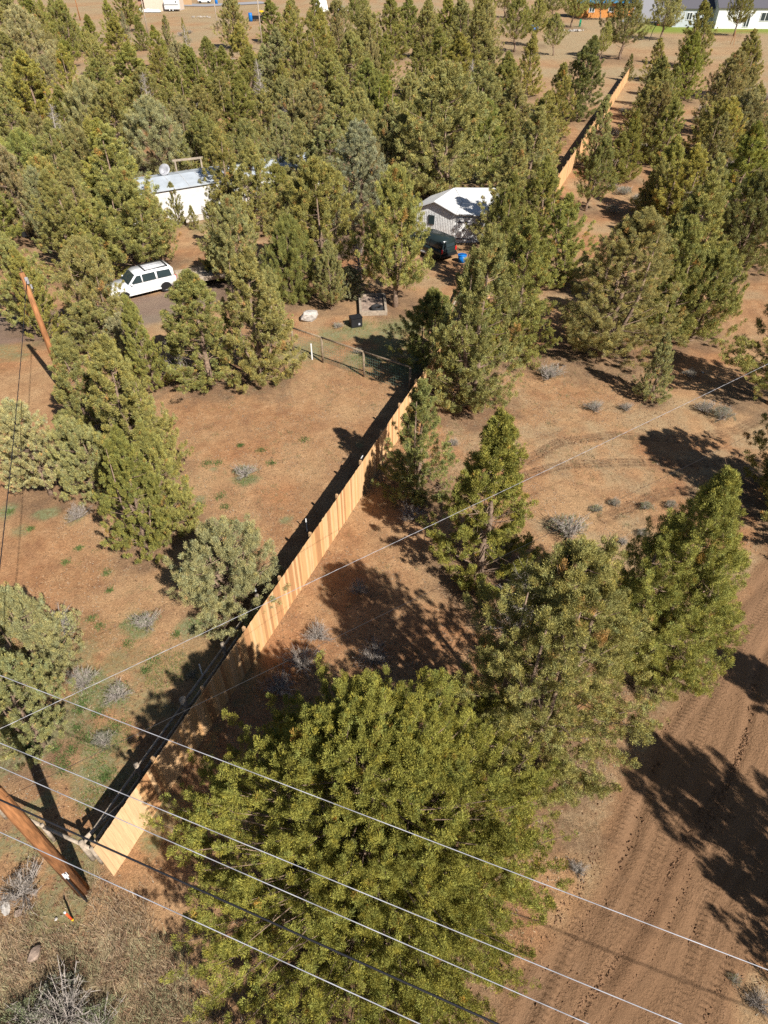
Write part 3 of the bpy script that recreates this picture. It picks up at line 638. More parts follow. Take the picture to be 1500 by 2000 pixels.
for (px, py, h, r, s, lb, ln) in [(1262, 236, 6.0, 1.4, 1, "bare grey dead juniper leaning beside the far stretch of fence", (.9, .2)), (371, 128, 6.5, 1.5, 2, "bare white-barked snag before the bare paddock", (0, 0)),
        (345, 740, 2.2, 1.2, 3, "bare grey dead juniper beside the row left of the brown yard", (.2, 0)), (705, 545, 2.8, 1.6, 4, "low bare branches left of the raised bed", (-.3, 0)),
        (395, 270, 5.0, 2.0, 5, "brown dead thicket behind the white mobile home", (0, 0)), (560, 300, 5.2, 1.9, 6, "grey half-dead juniper in the forest's middle", (0, 0)),
        (806, 190, 4.0, 1.8, 7, "bare bent branches in the forest gap", (.4, 0)), (1010, 1250, 3.6, 1.6, 8, "bare twiggy dead juniper between the two biggest junipers", (0, 0)),
        (1085, 215, 5.6, 1.5, 9, "grey snag just left of the far stretch of fence", (.3, 0)), (1330, 460, 3.6, 1.4, 10, "bare dark thicket among the junipers of the right side", (0, 0))]:
    p = G(px, py); dead_tree(p.x, p.y, h, r, s, lb, ln)

for (px, py, h, r, s, lb, ln) in [(130, 345, 6.5, 1.5, 21, "bare pale snag poking from the far left junipers", (.5, .1)), (520, 235, 7.0, 1.7, 22, "bare grey snag in the forest just beyond the mobile home's right end", (-.5, 0)),
        (660, 330, 6.0, 1.6, 23, "half-bare pale snag between the mobile home and the shed", (.3, 0)), (925, 250, 7.5, 2.0, 24, "long-limbed pale snag in the junipers beyond the shed", (-.8, 0)),
        (1420, 300, 6.5, 1.7, 25, "tall grey snag among the far right junipers", (.4, 0)), (300, 260, 6.5, 1.6, 26, "thin reddish-grey snag beside the roundest blue-green juniper", (.2, 0))]:
    p = G(px, py); dead_tree(p.x, p.y, h, r, s, lb, ln)

# ------------------------------------------------------------------ shrubs
def shrub_proto(seed, twiggy, r=.6, h=.6):
    rng = np.random.default_rng(seed); mb = MB()
    for k in range(110 if twiggy else 60):
        a = rng.uniform(0, 6.28); q = r * rng.uniform(.3, 1.15) * (1 + .3 * math.sin(a * 3 + seed)); e = Vector((math.cos(a) * q, math.sin(a) * q, h * rng.uniform(.45, 1.05)))
        m0 = Vector((math.cos(a) * q * .4, math.sin(a) * q * .4, e.z * .35)); mb.tube([(0, 0, -.03), m0, e], [.016, .011, .003], 3, False)
        for j in range(4):
            s = m0.lerp(e, rng.uniform(.3, 1)); g = Vector(rng.normal(size=3)) * .09 + Vector((0, 0, .07)); mb.tube([s, s + g], [.006, .002], 3, False)
    tw = mb.build("twigs", M['deadwood']); tm = tw.data; bpy.data.objects.remove(tw)
    n = 150 if twiggy else 380; a = rng.uniform(0, 6.28, n); q = np.sqrt(rng.random(n)) * r * (1 + .3 * np.sin(a * 3 + seed)); z = h * np.sqrt(np.clip(1 - (q / r) ** 2 * .8, 0, 1)) * rng.uniform(.45, 1.0, n)
    c = np.stack([q * np.cos(a), q * np.sin(a), z], 1); o = unit(c + np.array([0, 0, .2]))
    V, F, tn = leaves(c, o, np.full(n, .06), 16, .02, rng, rng.uniform(.8, 1.2, (n, 1)) * np.ones((1, 3)), .9)
    return dict(leaves=np_mesh("leaves", V, F, M['foliage'], tint=tn, link=False), twigs=tm)
SHR = {'sage': [shrub_proto(31, False), shrub_proto(32, False)], 'twig': [shrub_proto(33, True), shrub_proto(34, True)]}
sh_items = []
def shrub(px, py, s, kind, col, desc):
    p = G(px, py); P = SHR[kind][rnd.randrange(2)]
    root = empty("sagebrush", (p.x, p.y, ground_at(p.x, p.y)), rnd.uniform(0, 6.28)); root.scale = (s / .6, s / .6, s / .6 * rnd.uniform(.8, 1.1)); tag(root, None, "shrub", "sagebrush on the dry ground")
    for nm in ('leaves', 'twigs'):
        o = bpy.data.objects.new(nm, P[nm]); COL.objects.link(o); o.parent = root; o.color = col + (1,)
    sh_items.append((root, desc, px, py))
GS, GG, BS, DS = (.29, .29, .21), (.27, .30, .16), (.30, .23, .16), (.40, .36, .28)
for a in [(478, 928, .55, 'twig', GG, "grey twiggy sagebrush with green grass"), (1073, 737, .75, 'twig', GS, "pale grey twiggy sagebrush"), (1160, 800, .5, 'twig', GS, "small grey sagebrush"),
          (1222, 800, .35, 'twig', GS, "tiny grey sagebrush"), (1408, 818, .6, 'sage', GS, "silvery leafy sagebrush"), (1375, 803, .5, 'twig', GS, "grey sagebrush beside a silvery one"),
          (1108, 1042, .8, 'twig', GG, "big green sagebrush in shade"), (288, 1222, .5, 'twig', GG, "twiggy grey-green sagebrush"), (165, 1335, .5, 'twig', GG, "twiggy grey sagebrush"),
          (232, 1360, .45, 'twig', GG, "low twiggy sagebrush"), (205, 1450, .35, 'sage', GS, "pale leafy sagebrush"), (155, 1012, .5, 'twig', BS, "brown-grey twiggy sagebrush"),
          (118, 1232, .7, 'twig', GG, "wide twiggy sagebrush"), (130, 1985, .78, 'twig', GS, "big bare-branched sagebrush"), (195, 2010, .6, 'sage', GG, "leafy low sagebrush"), (60, 2000, .6, 'sage', GG, "green leafy sagebrush"),
          (48, 1745, .6, 'twig', BS, "brown dry shrub"), (376, 1322, .2, 'sage', GS, "tiny silvery sagebrush"), (590, 1300, .6, 'twig', BS, "shaded green sagebrush"), (545, 1345, .6, 'twig', BS, "shaded brown sagebrush"),
          (620, 1245, .5, 'twig', BS, "dry shaded sagebrush"), (1255, 1045, .28, 'sage', GS, "tiny grey-green sagebrush"), (1215, 1060, .24, 'twig', GS, "tiny dry sagebrush"), (1310, 990, .3, 'sage', GS, "tiny silver sagebrush"),
          (1200, 985, .28, 'sage', GS, "tiny pale sagebrush"), (1165, 997, .28, 'sage', GG, "tiny green sagebrush"), (1262, 992, .3, 'sage', GG, "low green sagebrush"), (1215, 1220, .5, 'twig', BS, "brown twiggy sagebrush"),
          (700, 1155, .4, 'twig', BS, "small shaded sagebrush"), (730, 1290, .6, 'twig', BS, "brown sagebrush in shade"), (1435, 1915, .16, 'sage', GG, "small green sagebrush"), (1480, 1960, .3, 'twig', BS, "brown-grey low shrub"),
          (1130, 1700, .25, 'twig', DS, "pale dry shrub"), (1200, 660, .5, 'sage', DS, "dry pale shrub"), (1345, 735, .4, 'sage', DS, "dry straw-coloured shrub"), (800, 1010, .6, 'twig', BS, "shaded twiggy shrub"),
          (885, 870, .3, 'twig', GS, "small grey twiggy shrub"), (660, 640, .35, 'twig', GG, "small green-grey shrub"), (700, 690, .3, 'twig', GG, "small twiggy shrub")]: shrub(*a)
rs = random.Random(5)
for k in range(60):
    px, py = rs.uniform(1190, 1500), rs.uniform(150, 430)
    shrub(px, py, rs.uniform(.5, 1.0), rs.choice(['twig', 'sage']), rs.choice([GS, GS, DS, BS]), rs.choice(["far grey sagebrush", "far pale sagebrush", "far low sagebrush"]))
for k in range(12):
    px, py = rs.uniform(330, 880), rs.uniform(60, 160)
    shrub(px, py, rs.uniform(.7, 1.1), 'twig', GS, "back-edge grey sagebrush")

# ------------------------------------------------------------------ grass and litter (uncountable)
def blades(name, pts, hgt, wid, cols, rng, label, cat):
    n = len(pts); a = rng.uniform(0, 6.28, n); ln = rng.normal(0, .55, (n, 2)) * hgt[:, None]
    s = np.stack([np.cos(a), np.sin(a), a * 0], 1) * wid[:, None]; p = np.concatenate([pts, ground_h(pts[:, 0], pts[:, 1])[:, None] - .01], 1)
    top = p + np.stack([ln[:, 0], ln[:, 1], hgt], 1); V = np.stack([p - s, p + s, top], 1).reshape(-1, 3)
    tn = np.repeat(cols, 3, 0); o = np_mesh(name, V, np.arange(n * 3).reshape(-1, 3), M['blades'], tint=tn); return tag(o, label, cat, None, 'stuff')
rg = np.random.default_rng(77)
def pick(n, x0, x1, y0, y1, keep):
    q = np.stack([rg.uniform(x0, x1, n), rg.uniform(y0, y1, n)], 1); return q[rg.random(n) < keep(q[:, 0], q[:, 1])]
def dk(x, y):
    d, _ = seg_dist(x, y, [(-13, 3.5), (-7.8, 4.0), (-5.0, 2.6)]); return sstep(2.3, 1.2, d + (fbm(x, y, .9, 3, 44) - .5) * 2) * (.25 + .75 * sstep(.35, .6, fbm(x, y, .35, 3, 90)))
q = pick(170000, -14, -2, 1, 8, dk); n = len(q); f = fbm(q[:, 0], q[:, 1], .6, 3, 12)[:, None]
c = np.where(f > .56, np.array([[.36, .33, .19]]), np.array([[.46, .35, .23]])); c = np.where(rg.random((n, 1)) < .35, np.array([[.33, .20, .13]]), c) * rg.uniform(.6, 1.35, (n, 1))
blades("dry_grass", q, rg.uniform(.05, .26, n), rg.uniform(.004, .009, n), c, rg, "thick dry brown grass around the foot of the near pole", "grass")
def gk(x, y):
    v = np.zeros(x.shape)
    for b in [(115, 1235, .9), (270, 1222, .7), (480, 938, .55), (90, 1005, .6), (148, 1012, .5), (170, 1345, .8), (215, 1365, .8), (210, 1440, .9), (190, 1500, .5), (330, 1310, 1.0), (180, 1560, .5), (385, 1215, .5)]:
        p = G(b[0], b[1]); v = np.maximum(v, sstep(1.1, .4, np.hypot(x - p.x, y - p.y) / b[2] + (fbm(x, y, .4, 3, 60) - .5) * 1.2))
    return v
q = pick(120000, -12, -4, 6.5, 24, gk); q2 = pick(60000, -7, 4, 31, 43, lambda x, y: sstep(.5, .6, fbm(x, y, 1.3, 3, 61)) * sstep(4.5, 2.5, np.hypot(x + .5, (y - 36.5)))); q = np.concatenate([q, q2]); n = len(q)
blades("green_grass", q, rg.uniform(.03, .10, n), rg.uniform(.005, .012, n), np.array([[.10, .17, .045]]) * rg.uniform(.6, 1.5, (n, 1)) * np.where(rg.random((n, 1)) < .3, np.array([[1.7, 1.2, 1.2]]), 1), rg, "fresh green grass patches in the yard and by the wire fence", "grass")
cl = pick(9500, -13, 14, 2, 36, lambda x, y: np.clip(.12 + .88 * sstep(.47, .62, fbm(x, y, 1.6, 4, 91)) + sstep(-5.5, -3.2, (x - ra.x) * rd.y - (y - ra.y) * rd.x) * sstep(16, 12, y) * .7, 0, 1)); rdm = np.abs((cl[:, 0] - ra.x) * rd.y - (cl[:, 1] - ra.y) * rd.x) < 2.35; cl = cl[~rdm]
k = 26; q = (cl[:, None, :] + rg.normal(0, .07, (len(cl), k, 2))).reshape(-1, 2); n = len(q); cc = np.repeat(rg.choice(3, len(cl), p=[.6, .28, .12]), k)
pal = np.array([[.40, .30, .18], [.30, .28, .15], [.15, .19, .07]]); blades("grass_tufts", q, rg.uniform(.02, .11, n), rg.uniform(.003, .007, n), pal[cc] * rg.uniform(.6, 1.3, (n, 1)), rg, "scattered dry grass tufts over the yard and clearing", "grass")
st = pick(70000, -14, 16, 3, 40, lambda x, y: (.12 + .88 * sstep(.46, .66, fbm(x, y, 1.1, 4, 131)))); rdm = np.abs((st[:, 0] - ra.x) * rd.y - (st[:, 1] - ra.y) * rd.x) < 2.3; st = st[~rdm]; n = len(st)
a = rg.uniform(0, 6.28, n); L_ = rg.uniform(.03, .11, n); zz = ground_h(st[:, 0], st[:, 1]) + .012; c0 = np.stack([st[:, 0], st[:, 1], zz], 1); u_ = np.stack([np.cos(a), np.sin(a), a * 0], 1); v_ = np.stack([-np.sin(a), np.cos(a), a * 0], 1) * .011
Vs = np.stack([c0 - v_, c0 + v_, c0 + u_ * L_[:, None] + np.array([0, 0, .02])], 1).reshape(-1, 3); pl = np.array([[.52, .40, .26], [.20, .12, .08], [.42, .38, .30]])[rg.choice(3, n, p=[.5, .3, .2])] * rg.uniform(.7, 1.2, (n, 1))
tag(np_mesh("straw_litter", Vs, np.arange(n * 3).reshape(-1, 3), M['blades'], tint=np.repeat(pl, 3, 0)), "pale straw and twig litter lying all over the bare soil", "litter", None, 'stuff')
wc = np.array([tuple(G(*p)[:2]) for p in [(155, 1390), (140, 1465), (120, 1485), (165, 1440), (100, 1395), (75, 1440), (55, 1460), (128, 1500), (110, 1462), (210, 1512), (150, 1425), (160, 1375), (190, 1395), (225, 1420), (60, 1345), (105, 1345), (195, 1225), (180, 1210), (70, 1470), (205, 1520),
      (405, 905), (425, 905), (370, 1015), (430, 970), (265, 930), (390, 988), (60, 1035), (210, 1120), (215, 1155), (130, 1100), (155, 1072), (440, 990), (250, 1260), (285, 1310), (300, 1290), (345, 1240), (510, 880), (470, 870), (530, 905), (20, 1000), (455, 1020), (595, 860)]])
k = 240; q = (wc[:, None, :] + rg.normal(0, .12, (len(wc), k, 2)) * rg.uniform(.6, 1.3, (len(wc), 1, 1))).reshape(-1, 2); n = len(q)
blades("green_weeds", q, rg.uniform(.03, .12, n), rg.uniform(.007, .014, n), np.array([[.10, .15, .045]]) * rg.uniform(.6, 1.6, (n, 1)), rg, "small vivid green weed clumps dotted over the yard's left side", "weeds")
# twigs and clods
cl = np.concatenate([pick(26000, -14, 16, 3, 34, lambda x, y: .1 + .9 * sstep(.45, .65, fbm(x, y, 2.0, 4, 95)))]); nw = 2600; uu = rg.normal(-.25, .22, nw); vv = rg.uniform(-2.5, 9.5, nw); uu += .28 * np.sin(vv * .35 - 1); wr = np.stack([ra.x + rd.x * vv + rd.y * uu, ra.y + rd.y * vv - rd.x * uu], 1)
nw2 = 4000; u2 = rg.uniform(-2.2, 2.4, nw2); v2 = rg.uniform(-3, 12, nw2); k2 = fbm(u2 * 2, v2 * .5, 1.0, 3, 300) > .52; wr2 = np.stack([ra.x + rd.x * v2 + rd.y * u2, ra.y + rd.y * v2 - rd.x * u2], 1)[k2]
cl = np.concatenate([cl, wr, wr2]); n = len(cl); a = rg.uniform(0, 6.28, n); L_ = rg.uniform(.015, .055, n) * np.where(rg.random(n) < .03, 1.4, 1)
z = ground_h(cl[:, 0], cl[:, 1]); b0 = np.stack([cl[:, 0], cl[:, 1], z], 1); dx = np.stack([np.cos(a) * L_, np.sin(a) * L_, a * 0], 1); dy = np.stack([-np.sin(a) * L_ * .6, np.cos(a) * L_ * .6, a * 0], 1)
tp_ = b0 + np.stack([a * 0, a * 0, L_ * .7], 1); Vc = np.stack([b0 - dx, b0 + dy, b0 + dx, b0 - dy, tp_], 1).reshape(-1, 3); o5 = np.arange(n)[:, None] * 5
Fc = np.concatenate([o5 + np.array([[0, 3, 4]]), o5 + np.array([[3, 2, 4]]), o5 + np.array([[2, 1, 4]]), o5 + np.array([[1, 0, 4]])]); tc2 = np.array([[.25, .145, .085]]) * rg.uniform(.5, 1.3, (n, 1))
tag(np_mesh("dirt_clods", Vc, Fc, M['blades'], tint=np.repeat(tc2, 5, 0)), "small dirt clods and stones strewn over the bare soil", "clods", None, 'stuff')

# ------------------------------------------------------------------ board fence
fr = empty("board_fence", (FENCE[0][0], FENCE[0][1], 0), 0, "long new orange cedar board fence running from the near pole to the far clearing", "fence")
bv, bf, bt = [], [], []; posts = []; rails = MB(); brg = np.random.default_rng(4)
O = Vector(fr.location)
def fence_pt(s):
    for (x0, y0), (x1, y1) in zip(FENCE[:-1], FENCE[1:]):
        L = math.hypot(x1 - x0, y1 - y0)
        if s <= L or (x1, y1) == FENCE[-1]: return x0 + (x1 - x0) * s / L, y0 + (y1 - y0) * s / L, math.atan2(y1 - y0, x1 - x0)
        s -= L
LT = sum(math.hypot(b[0] - a[0], b[1] - a[1]) for a, b in zip(FENCE[:-1], FENCE[1:]))
s = 0.0; BW = .142; zb_smooth = lambda x, y: (fbm(np.array([x]), np.array([y]), 14, 2, 3)[0] - .5) * .16
while s < LT - .1:
    x, y, a = fence_pt(s + BW / 2)
    kink = .22 * max(0, 1 - s / 2.3) * 0
    zt = 1.84 + zb_smooth(x, y) + brg.normal(0, .006); z0 = ground_at(x, y) - .03; th = .018; hw = (BW - .004) / 2; off = brg.normal(0, .0035)
    ca, sa = math.cos(a), math.sin(a); nxn, nyn = sa, -ca            # outward: towards the sun side
    bs = len(bv)
    for zz in (z0, zt):
        for u, n_ in ((-hw, 0), (hw, 0), (hw, th), (-hw, th)):
            bv.append((x + ca * u + nxn * (n_ + off + .045) - O.x, y + sa * u + nyn * (n_ + off + .045) - O.y, zz))
    bf += [(bs, bs + 1, bs + 5, bs + 4), (bs + 1, bs + 2, bs + 6, bs + 5), (bs + 2, bs + 3, bs + 7, bs + 6), (bs + 3, bs, bs + 4, bs + 7), (bs + 4, bs + 5, bs + 6, bs + 7), (bs, bs + 3, bs + 2, bs + 1)]
    t_ = brg.random(); base = np.array([.72, .45, .235]) if t_ < .5 else (np.array([.67, .39, .18]) if t_ < .82 else np.array([.50, .26, .12])); 
    if s < 1.7: base = np.array([.74, .48, .265])  # near-end boards tinted paler: the brighter light on that panel put into colour
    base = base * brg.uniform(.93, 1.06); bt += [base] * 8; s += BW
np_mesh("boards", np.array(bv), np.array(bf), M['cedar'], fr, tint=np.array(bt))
s = .1; prev = None
while s < LT:
    x, y, a = fence_pt(s); ca, sa = math.cos(a), math.sin(a); px_, py_ = x - sa * .02 - O.x, y + ca * .02 - O.y
    mb = MB(); mb.box((px_, py_, .95 + zb_smooth(x, y)), (.09, .09, 1.95), a); mb.build("post", M['railwood'], fr)
    if prev:
        for zr in (.35, .95, 1.55):
            A_ = Vector((prev[0], prev[1], zr + prev[2])); B_ = Vector((px_, py_, zr + zb_smooth(x, y))); mid = (A_ + B_) / 2
            rails.box((mid.x + sa * .045, mid.y - ca * .045, mid.z), ((B_ - A_).length, .038, .089), a)
    prev = (px_, py_, zb_smooth(x, y)); s += 2.44
rails.build("rails", M['railwood'], fr)
# old post and rail fence in the board fence's shade
of = empty("rail_fence", (-8.1, 6.9, 0), 0, "old grey post and rail fence lying along the shaded side of the board fence", "fence"); OF = Vector(of.location)
dirf = Vector((math.cos(R(68.3)), math.sin(R(68.3)), 0)); nrm = Vector((-dirf.y, dirf.x, 0)); st0 = Vector((-7.38, 6.43, 0)) + nrm * .75
for k in range(5):
    p = st0 + dirf * (.15 + k * 2.3) - OF; mb = MB(); mb.tube([(p.x, p.y, -.1), (p.x, p.y, 1.15)], [.08, .07] if k != 2 else [.12, .11], 10); mb.build("post", M['oldwood'], of, True)
mb = MB()
for k in range(4):
    for z in (.5, .95): A_ = st0 + dirf * (.15 + k * 2.3) - OF; B_ = st0 + dirf * (.15 + (k + 1) * 2.3) - OF; mb.tube([A_ + Vector((0, 0, z)), B_ + Vector((0, 0, z - .03))], .045, 7)
e0 = st0 - OF; mb.tube([e0 + Vector((0, 0, 1.05)) + dirf * .3, e0 + dirf * 2.3 + Vector((0, 0, .15))], .05, 7); mb.build("rails", M['oldwood'], of, True)
# diagonal rail fence from the pole to the left, thrown as shadow lines in the photo
cf = empty("corner_rail_fence", (-9.2, 7.2, 0), 0, "weathered rail fence corner just behind the near pole", "fence"); CF = Vector(cf.location)
pts = [Vector((-7.75, 6.75, 0)), Vector((-9.3, 7.35, 0)), Vector((-10.9, 7.95, 0)), Vector((-12.6, 8.6, 0))]
for p in pts: mb = MB(); mb.tube([(p.x - CF.x, p.y - CF.y, -.1), (p.x - CF.x, p.y - CF.y, 1.0)], [.065, .055], 9); mb.build("post", M['oldwood'], cf, True)
mb = MB()
for a_, b_ in zip(pts[:-1], pts[1:]):
    for z in (.9,): mb.tube([a_ - CF + Vector((0, 0, z)), b_ - CF + Vector((0, 0, z))], .05, 7)
mb.build("rails", M['oldwood'], cf, True)
for (px, py, lb) in [(600, 1038, "white marker stake standing in the fence's shadow beside the middle boards"), (503, 1172, "white marker stake in the fence's shadow beside the round bush"), (397, 1322, "white marker stake in the fence's shadow beside a silvery shrub")]:
    p = G(px, py); mb = MB(); mb.box((0, 0, .32), (.05, .02, .68)); mb.box((0, 0, .7), (.05, .02, .08)); o = mb.build("marker_stake", M['white']); o.location = (p.x, p.y, 0); tag(o, lb, "stake", "white marker stakes")
p = G(707, 897, 1.45); t_ = empty("sign_panel", (p.x, p.y, 0), R(68.3), "small white sign panel on the shaded back of the board fence", "sign")
mb = MB(); mb.box((0, 0, 1.45), (.22, .02, .30)); mb.build("panel", M['white'], t_); mb = MB(); mb.box((0, -.04, .75), (.04, .04, 1.5)); mb.build("post", M['oldwood'], t_)

# ------------------------------------------------------------------ poles and wires
def utility_pole(loc, h, r, label, arm=None, name="utility_pole", m='polewood'):
    t = empty(name, (loc[0], loc[1], 0), 0, label, "utility pole"); mb = MB()
    mb.tube([(0, 0, -.3), (0, 0, h * .5), (0, 0, h)], [r, r * .86, r * .7], 20); mb.build("shaft", M[m], t, True)
    if arm:
        az, z, span = arm; d = Vector((math.cos(az), math.sin(az), 0)); mb = MB(); mb.box((0, 0, z), (span, .1, .12), az); mb.build("crossarm", M['oldwood'], t)
        for s_ in (-.47, 0, .47): mb = MB(); q = d * s_ * span; mb.tube([(q.x, q.y, z + .06), (q.x, q.y, z + .14), (q.x, q.y, z + .22), (q.x, q.y, z + .28)], [.03, .06, .05, .02], 10); mb.build("insulator", M['rock'], t, True)
    return t
P1 = Vector((-8.02, 6.04, 0)); WD = Vector((math.cos(R(-20.4)), math.sin(R(-20.4)), 0)); WN = Vector((-WD.y, WD.x, 0))
p1 = utility_pole(P1, 9.6, .168, "thick brown utility pole at bottom left whose top leaves the frame", (R(69.6), 9.0, 2.4))
mb = MB(); mb.box((.10, -.15, 1.62), (.16, .1, .09), R(-40)); mb.box((.16, -.2, 1.62), (.05, .04, .22), R(-40)); mb.build("bracket", M['white'], p1)
mb = MB(); mb.tube([(.19, -.26, 0), (.15, -.22, 1.6)], .025, 6); mb.build("conduit", M['black'], p1)
P2 = G(134, 775); p2 = utility_pole(P2, 6.9, .17, "rusty-red utility pole on the left side beside the grey driveway")
mb = MB(); mb.box((.16, -.08, 6.55), (.12, .1, .3)); mb.box((.2, .05, 6.2), (.06, .06, .2)); mb.build("bracket", M['aluminium'], p2)
p3 = G(157, 40); utility_pole(p3, 7.5, .16, "orange-brown utility pole far away at top left")
for (px, py, h, lb) in [(291, 75, 9.0, "dark utility pole in front of the tan far building"), (513, 98, 9.0, "dark utility pole before the forest's back edge"), (426, 60, 7.0, "thin dark pole in the bare paddock")]:
    p = G(px, py); utility_pole(p, h, .15, lb, None, "utility_pole", 'oldwood')
def sagwire(name, a, b, sag, r, m, label, n=24, wrap=False):
    c = bpy.data.curves.new(name, 'CURVE'); mb = MB(); a, b = Vector(a), Vector(b); o = a.copy()
    pts = [a.lerp(b, k / n) - o + Vector((0, 0, -4 * sag * (k / n) * (1 - k / n))) for k in range(n + 1)]; bpy.data.curves.remove(c)
    mb.tube(pts, r, 6)
    if wrap:
        L = (b - a).length; N_ = int(L / .12); q = []
        for k in range(N_):
            t = k / (N_ - 1); p = a.lerp(b, t) - o + Vector((0, 0, -4 * sag * t * (1 - t))); an = t * L / .55 * 6.28; q.append(p + Vector((0, math.cos(an), math.sin(an))) * r * 1.6)
        mb.tube(q, r * .5, 4)
    ob = mb.build(name, M[m], None, True); ob.location = a; tag(ob, label, "wire", "overhead wires"); return ob
def fit(line, h0, t0, t1):
    """wire through two photo points at height h0, extended past both"""
    a, b = G(*line[0], h0), G(*line[1], h0); return a.lerp(b, t0), a.lerp(b, t1)
for (nm, ln, h, r, m, lb) in [('power_line', ((0, 1319), (1500, 1893)), 9.2, .0066, 'aluminium', "uppermost bare power line crossing the biggest juniper's middle"),
        ('power_line', ((0, 1451), (1333, 2000)), 9.2, .0066, 'aluminium', "second bare power line down from the top of the five in front"),
        ('power_line', ((0, 1498), (1152, 2000)), 7.6, .0075, 'aluminium', "third wire down, bare and pale, crossing the fence's near end"),
        ('telephone_cable', ((0, 1562), (973, 2000)), 6.5, .018, 'cable', "thick black cable crossing the fence's near end"),
        ('power_line', ((0, 1625), (822, 2000)), 9.2, .0066, 'aluminium', "lowest pale wire crossing the foot of the near pole")]:
    a, b = G(*ln[0], h), G(*ln[1], h); d = (b - a).normalized(); k = (Vector((P1.x, P1.y, h)) - a).dot(d); sagwire(nm, a + d * k, b + d * 14, .02, r, m, lb)
    if nm == 'telephone_cable':
        t = (b - a).length; a2 = G(78, 1598, 6.47); b2 = G(120, 1615, 6.47)
a, b = G(0, 1424, 7.4), G(1500, 707, 7.2); d = (b - a).normalized(); sagwire('service_drop', (P1.x, P1.y + .1, 7.5), b + d * 14, .12, .0055, 'drop', "twisted pale service wire rising from left to the right edge", 40, True)
a, b = G(0, 1560, 5.6), G(500, 1317, 5.6); d = (b - a).normalized(); sagwire('telephone_wire', (P1.x, P1.y - .1, 5.6), b + d * 26, .05, .005, 'cable', "thin dark wire crossing the fence's shaded near part")
sagwire('service_cable', (P2.x + .15, P2.y - .1, 6.55), (P1.x, P1.y, 6.8), .25, .014, 'cable', "black twisted cable dropping from the rusty-red pole down the left edge", 30, True)
# red stake
p = G(143, 1798); sr = empty("utility_marker", (p.x, p.y, 0), 0, "orange-red marker stake with a white tip beside the near pole", "stake")
mb = MB(); mb.tube([(0, 0, -.05), (-.01, .0, .58)], .026, 8); mb.build("rod", M['orange'], sr, True); mb = MB(); mb.tube([(-.01, 0, .58), (-.01, 0, .66)], .028, 8); mb.build("tip", M['white'], sr, True)
mb = MB(); mb.tube([(0, 0, .02), (0, 0, .1)], .03, 8); mb.build("sleeve", M['yellow'], sr, True)

# ------------------------------------------------------------------ wire fence across the yard
wf = empty("wire_fence", tuple(G(631, 708)), 0, "post-and-rail fence with green wire mesh crossing the yard", "fence"); WO = Vector(wf.location)
wp = [G(520, 672), G(574, 688), G(631, 708), G(711, 737), G(800, 768)]; wp = [Vector((p.x, p.y, 0)) - Vector((WO.x, WO.y, 0)) for p in wp]
for p in wp: mb = MB(); mb.tube([(p.x, p.y, -.1), (p.x, p.y, 1.62)], .065, 9); mb.build("post", M['postwood'], wf, True)
mb = MB(); mw = MB()
for a_, b_ in zip(wp[:-1], wp[1:]):
    mb.tube([a_ + Vector((0, 0, 1.62)), b_ + Vector((0, 0, 1.62))], .05, 7)
    L = (b_ - a_).length; n_ = int(L / .15)
    for k in range(n_): q = a_.lerp(b_, k / n_); mw.tube([q + Vector((0, .06, .05)), q + Vector((0, .06, 1.5))], .004, 3, False)
    for k in range(9): z = .08 + k * .175; mw.tube([a_ + Vector((0, .06, z)), b_ + Vector((0, .06, z))], .004, 3, False)
mb.build("top_rail", M['postwood'], wf, True); mw.build("mesh", M['wire'], wf)
p = G(610, 702); mb = MB(); mb.box((0, 0, .45), (.07, .03, 1.0)); mb.box((0, 0, .98), (.075, .035, .1)); o = mb.build("steel_stake", M['white']); o.location = (p.x, p.y, 0); tag(o, "thin pale stake standing just in front of the wire fence", "stake")
# second fence run meeting the board fence (rails seen behind the juniper)
pf = empty("pipe_gate", tuple(G(905, 600)), 0, "leaning grey rails against the board fence by the tall dense juniper", "gate"); mb = MB(); PO = Vector(pf.location)
for (a_, b_) in (((905, 580), (855, 650)), ((918, 600), (868, 665))): mb.tube([G(*a_) - PO + Vector((0, 0, .8)), G(*b_) - PO + Vector((0, 0, .1))], .09, 7)
mb.build("rails", M['oldwood'], pf, True)

# ------------------------------------------------------------------ rocks
def rock(px, py, d, m, seed, label):
    bm = bmesh.new(); bmesh.ops.create_icosphere(bm, subdivisions=3, radius=1); rng = np.random.default_rng(seed); pl = [unit(rng.normal(size=3)) for _ in range(9)]
    for v in bm.verts:
        c = np.array(v.co)
        for q in pl:
            k = c @ q
            if k > .62: c = c - q * (k - .62) * .85
        c = c + rng.normal(0, .02, 3); v.co = (c[0] * d[0] / 2, c[1] * d[1] / 2, c[2] * d[2] / 2)
    me = bpy.data.meshes.new("boulder"); bm.to_mesh(me); bm.free(); me.materials.append(M[m]); o = bpy.data.objects.new("boulder", me); COL.objects.link(o); p = G(px, py)
    o.location = (p.x, p.y, d[2] * .3); o.rotation_euler = (0, 0, seed); tag(o, label, "rock", "rocks on the ground")
rock(602, 624, (1.7, 1.1, .9), 'rock', 1, "pale boulder at the edge of the brown yard"); rock(12, 1775, (.42, .3, .3), 'rock', 2, "grey flat rock at the left edge below the near pole")
rock(38, 1785, (.26, .22, .2), 'darkrock', 3, "small dark rock beside the grey flat one"); rock(70, 1865, (.42, .3, .3), 'darkrock', 4, "brown pitted rock above the big bare-branched sagebrush")
rock(70, 1742, (.25, .2, .15), 'darkrock', 5, "small brown rock between pole and left edge"); rock(725, 428, (1.2, .8, .7), 'rock', 6, "pale boulder beyond the spreading junipers, left of the shed")
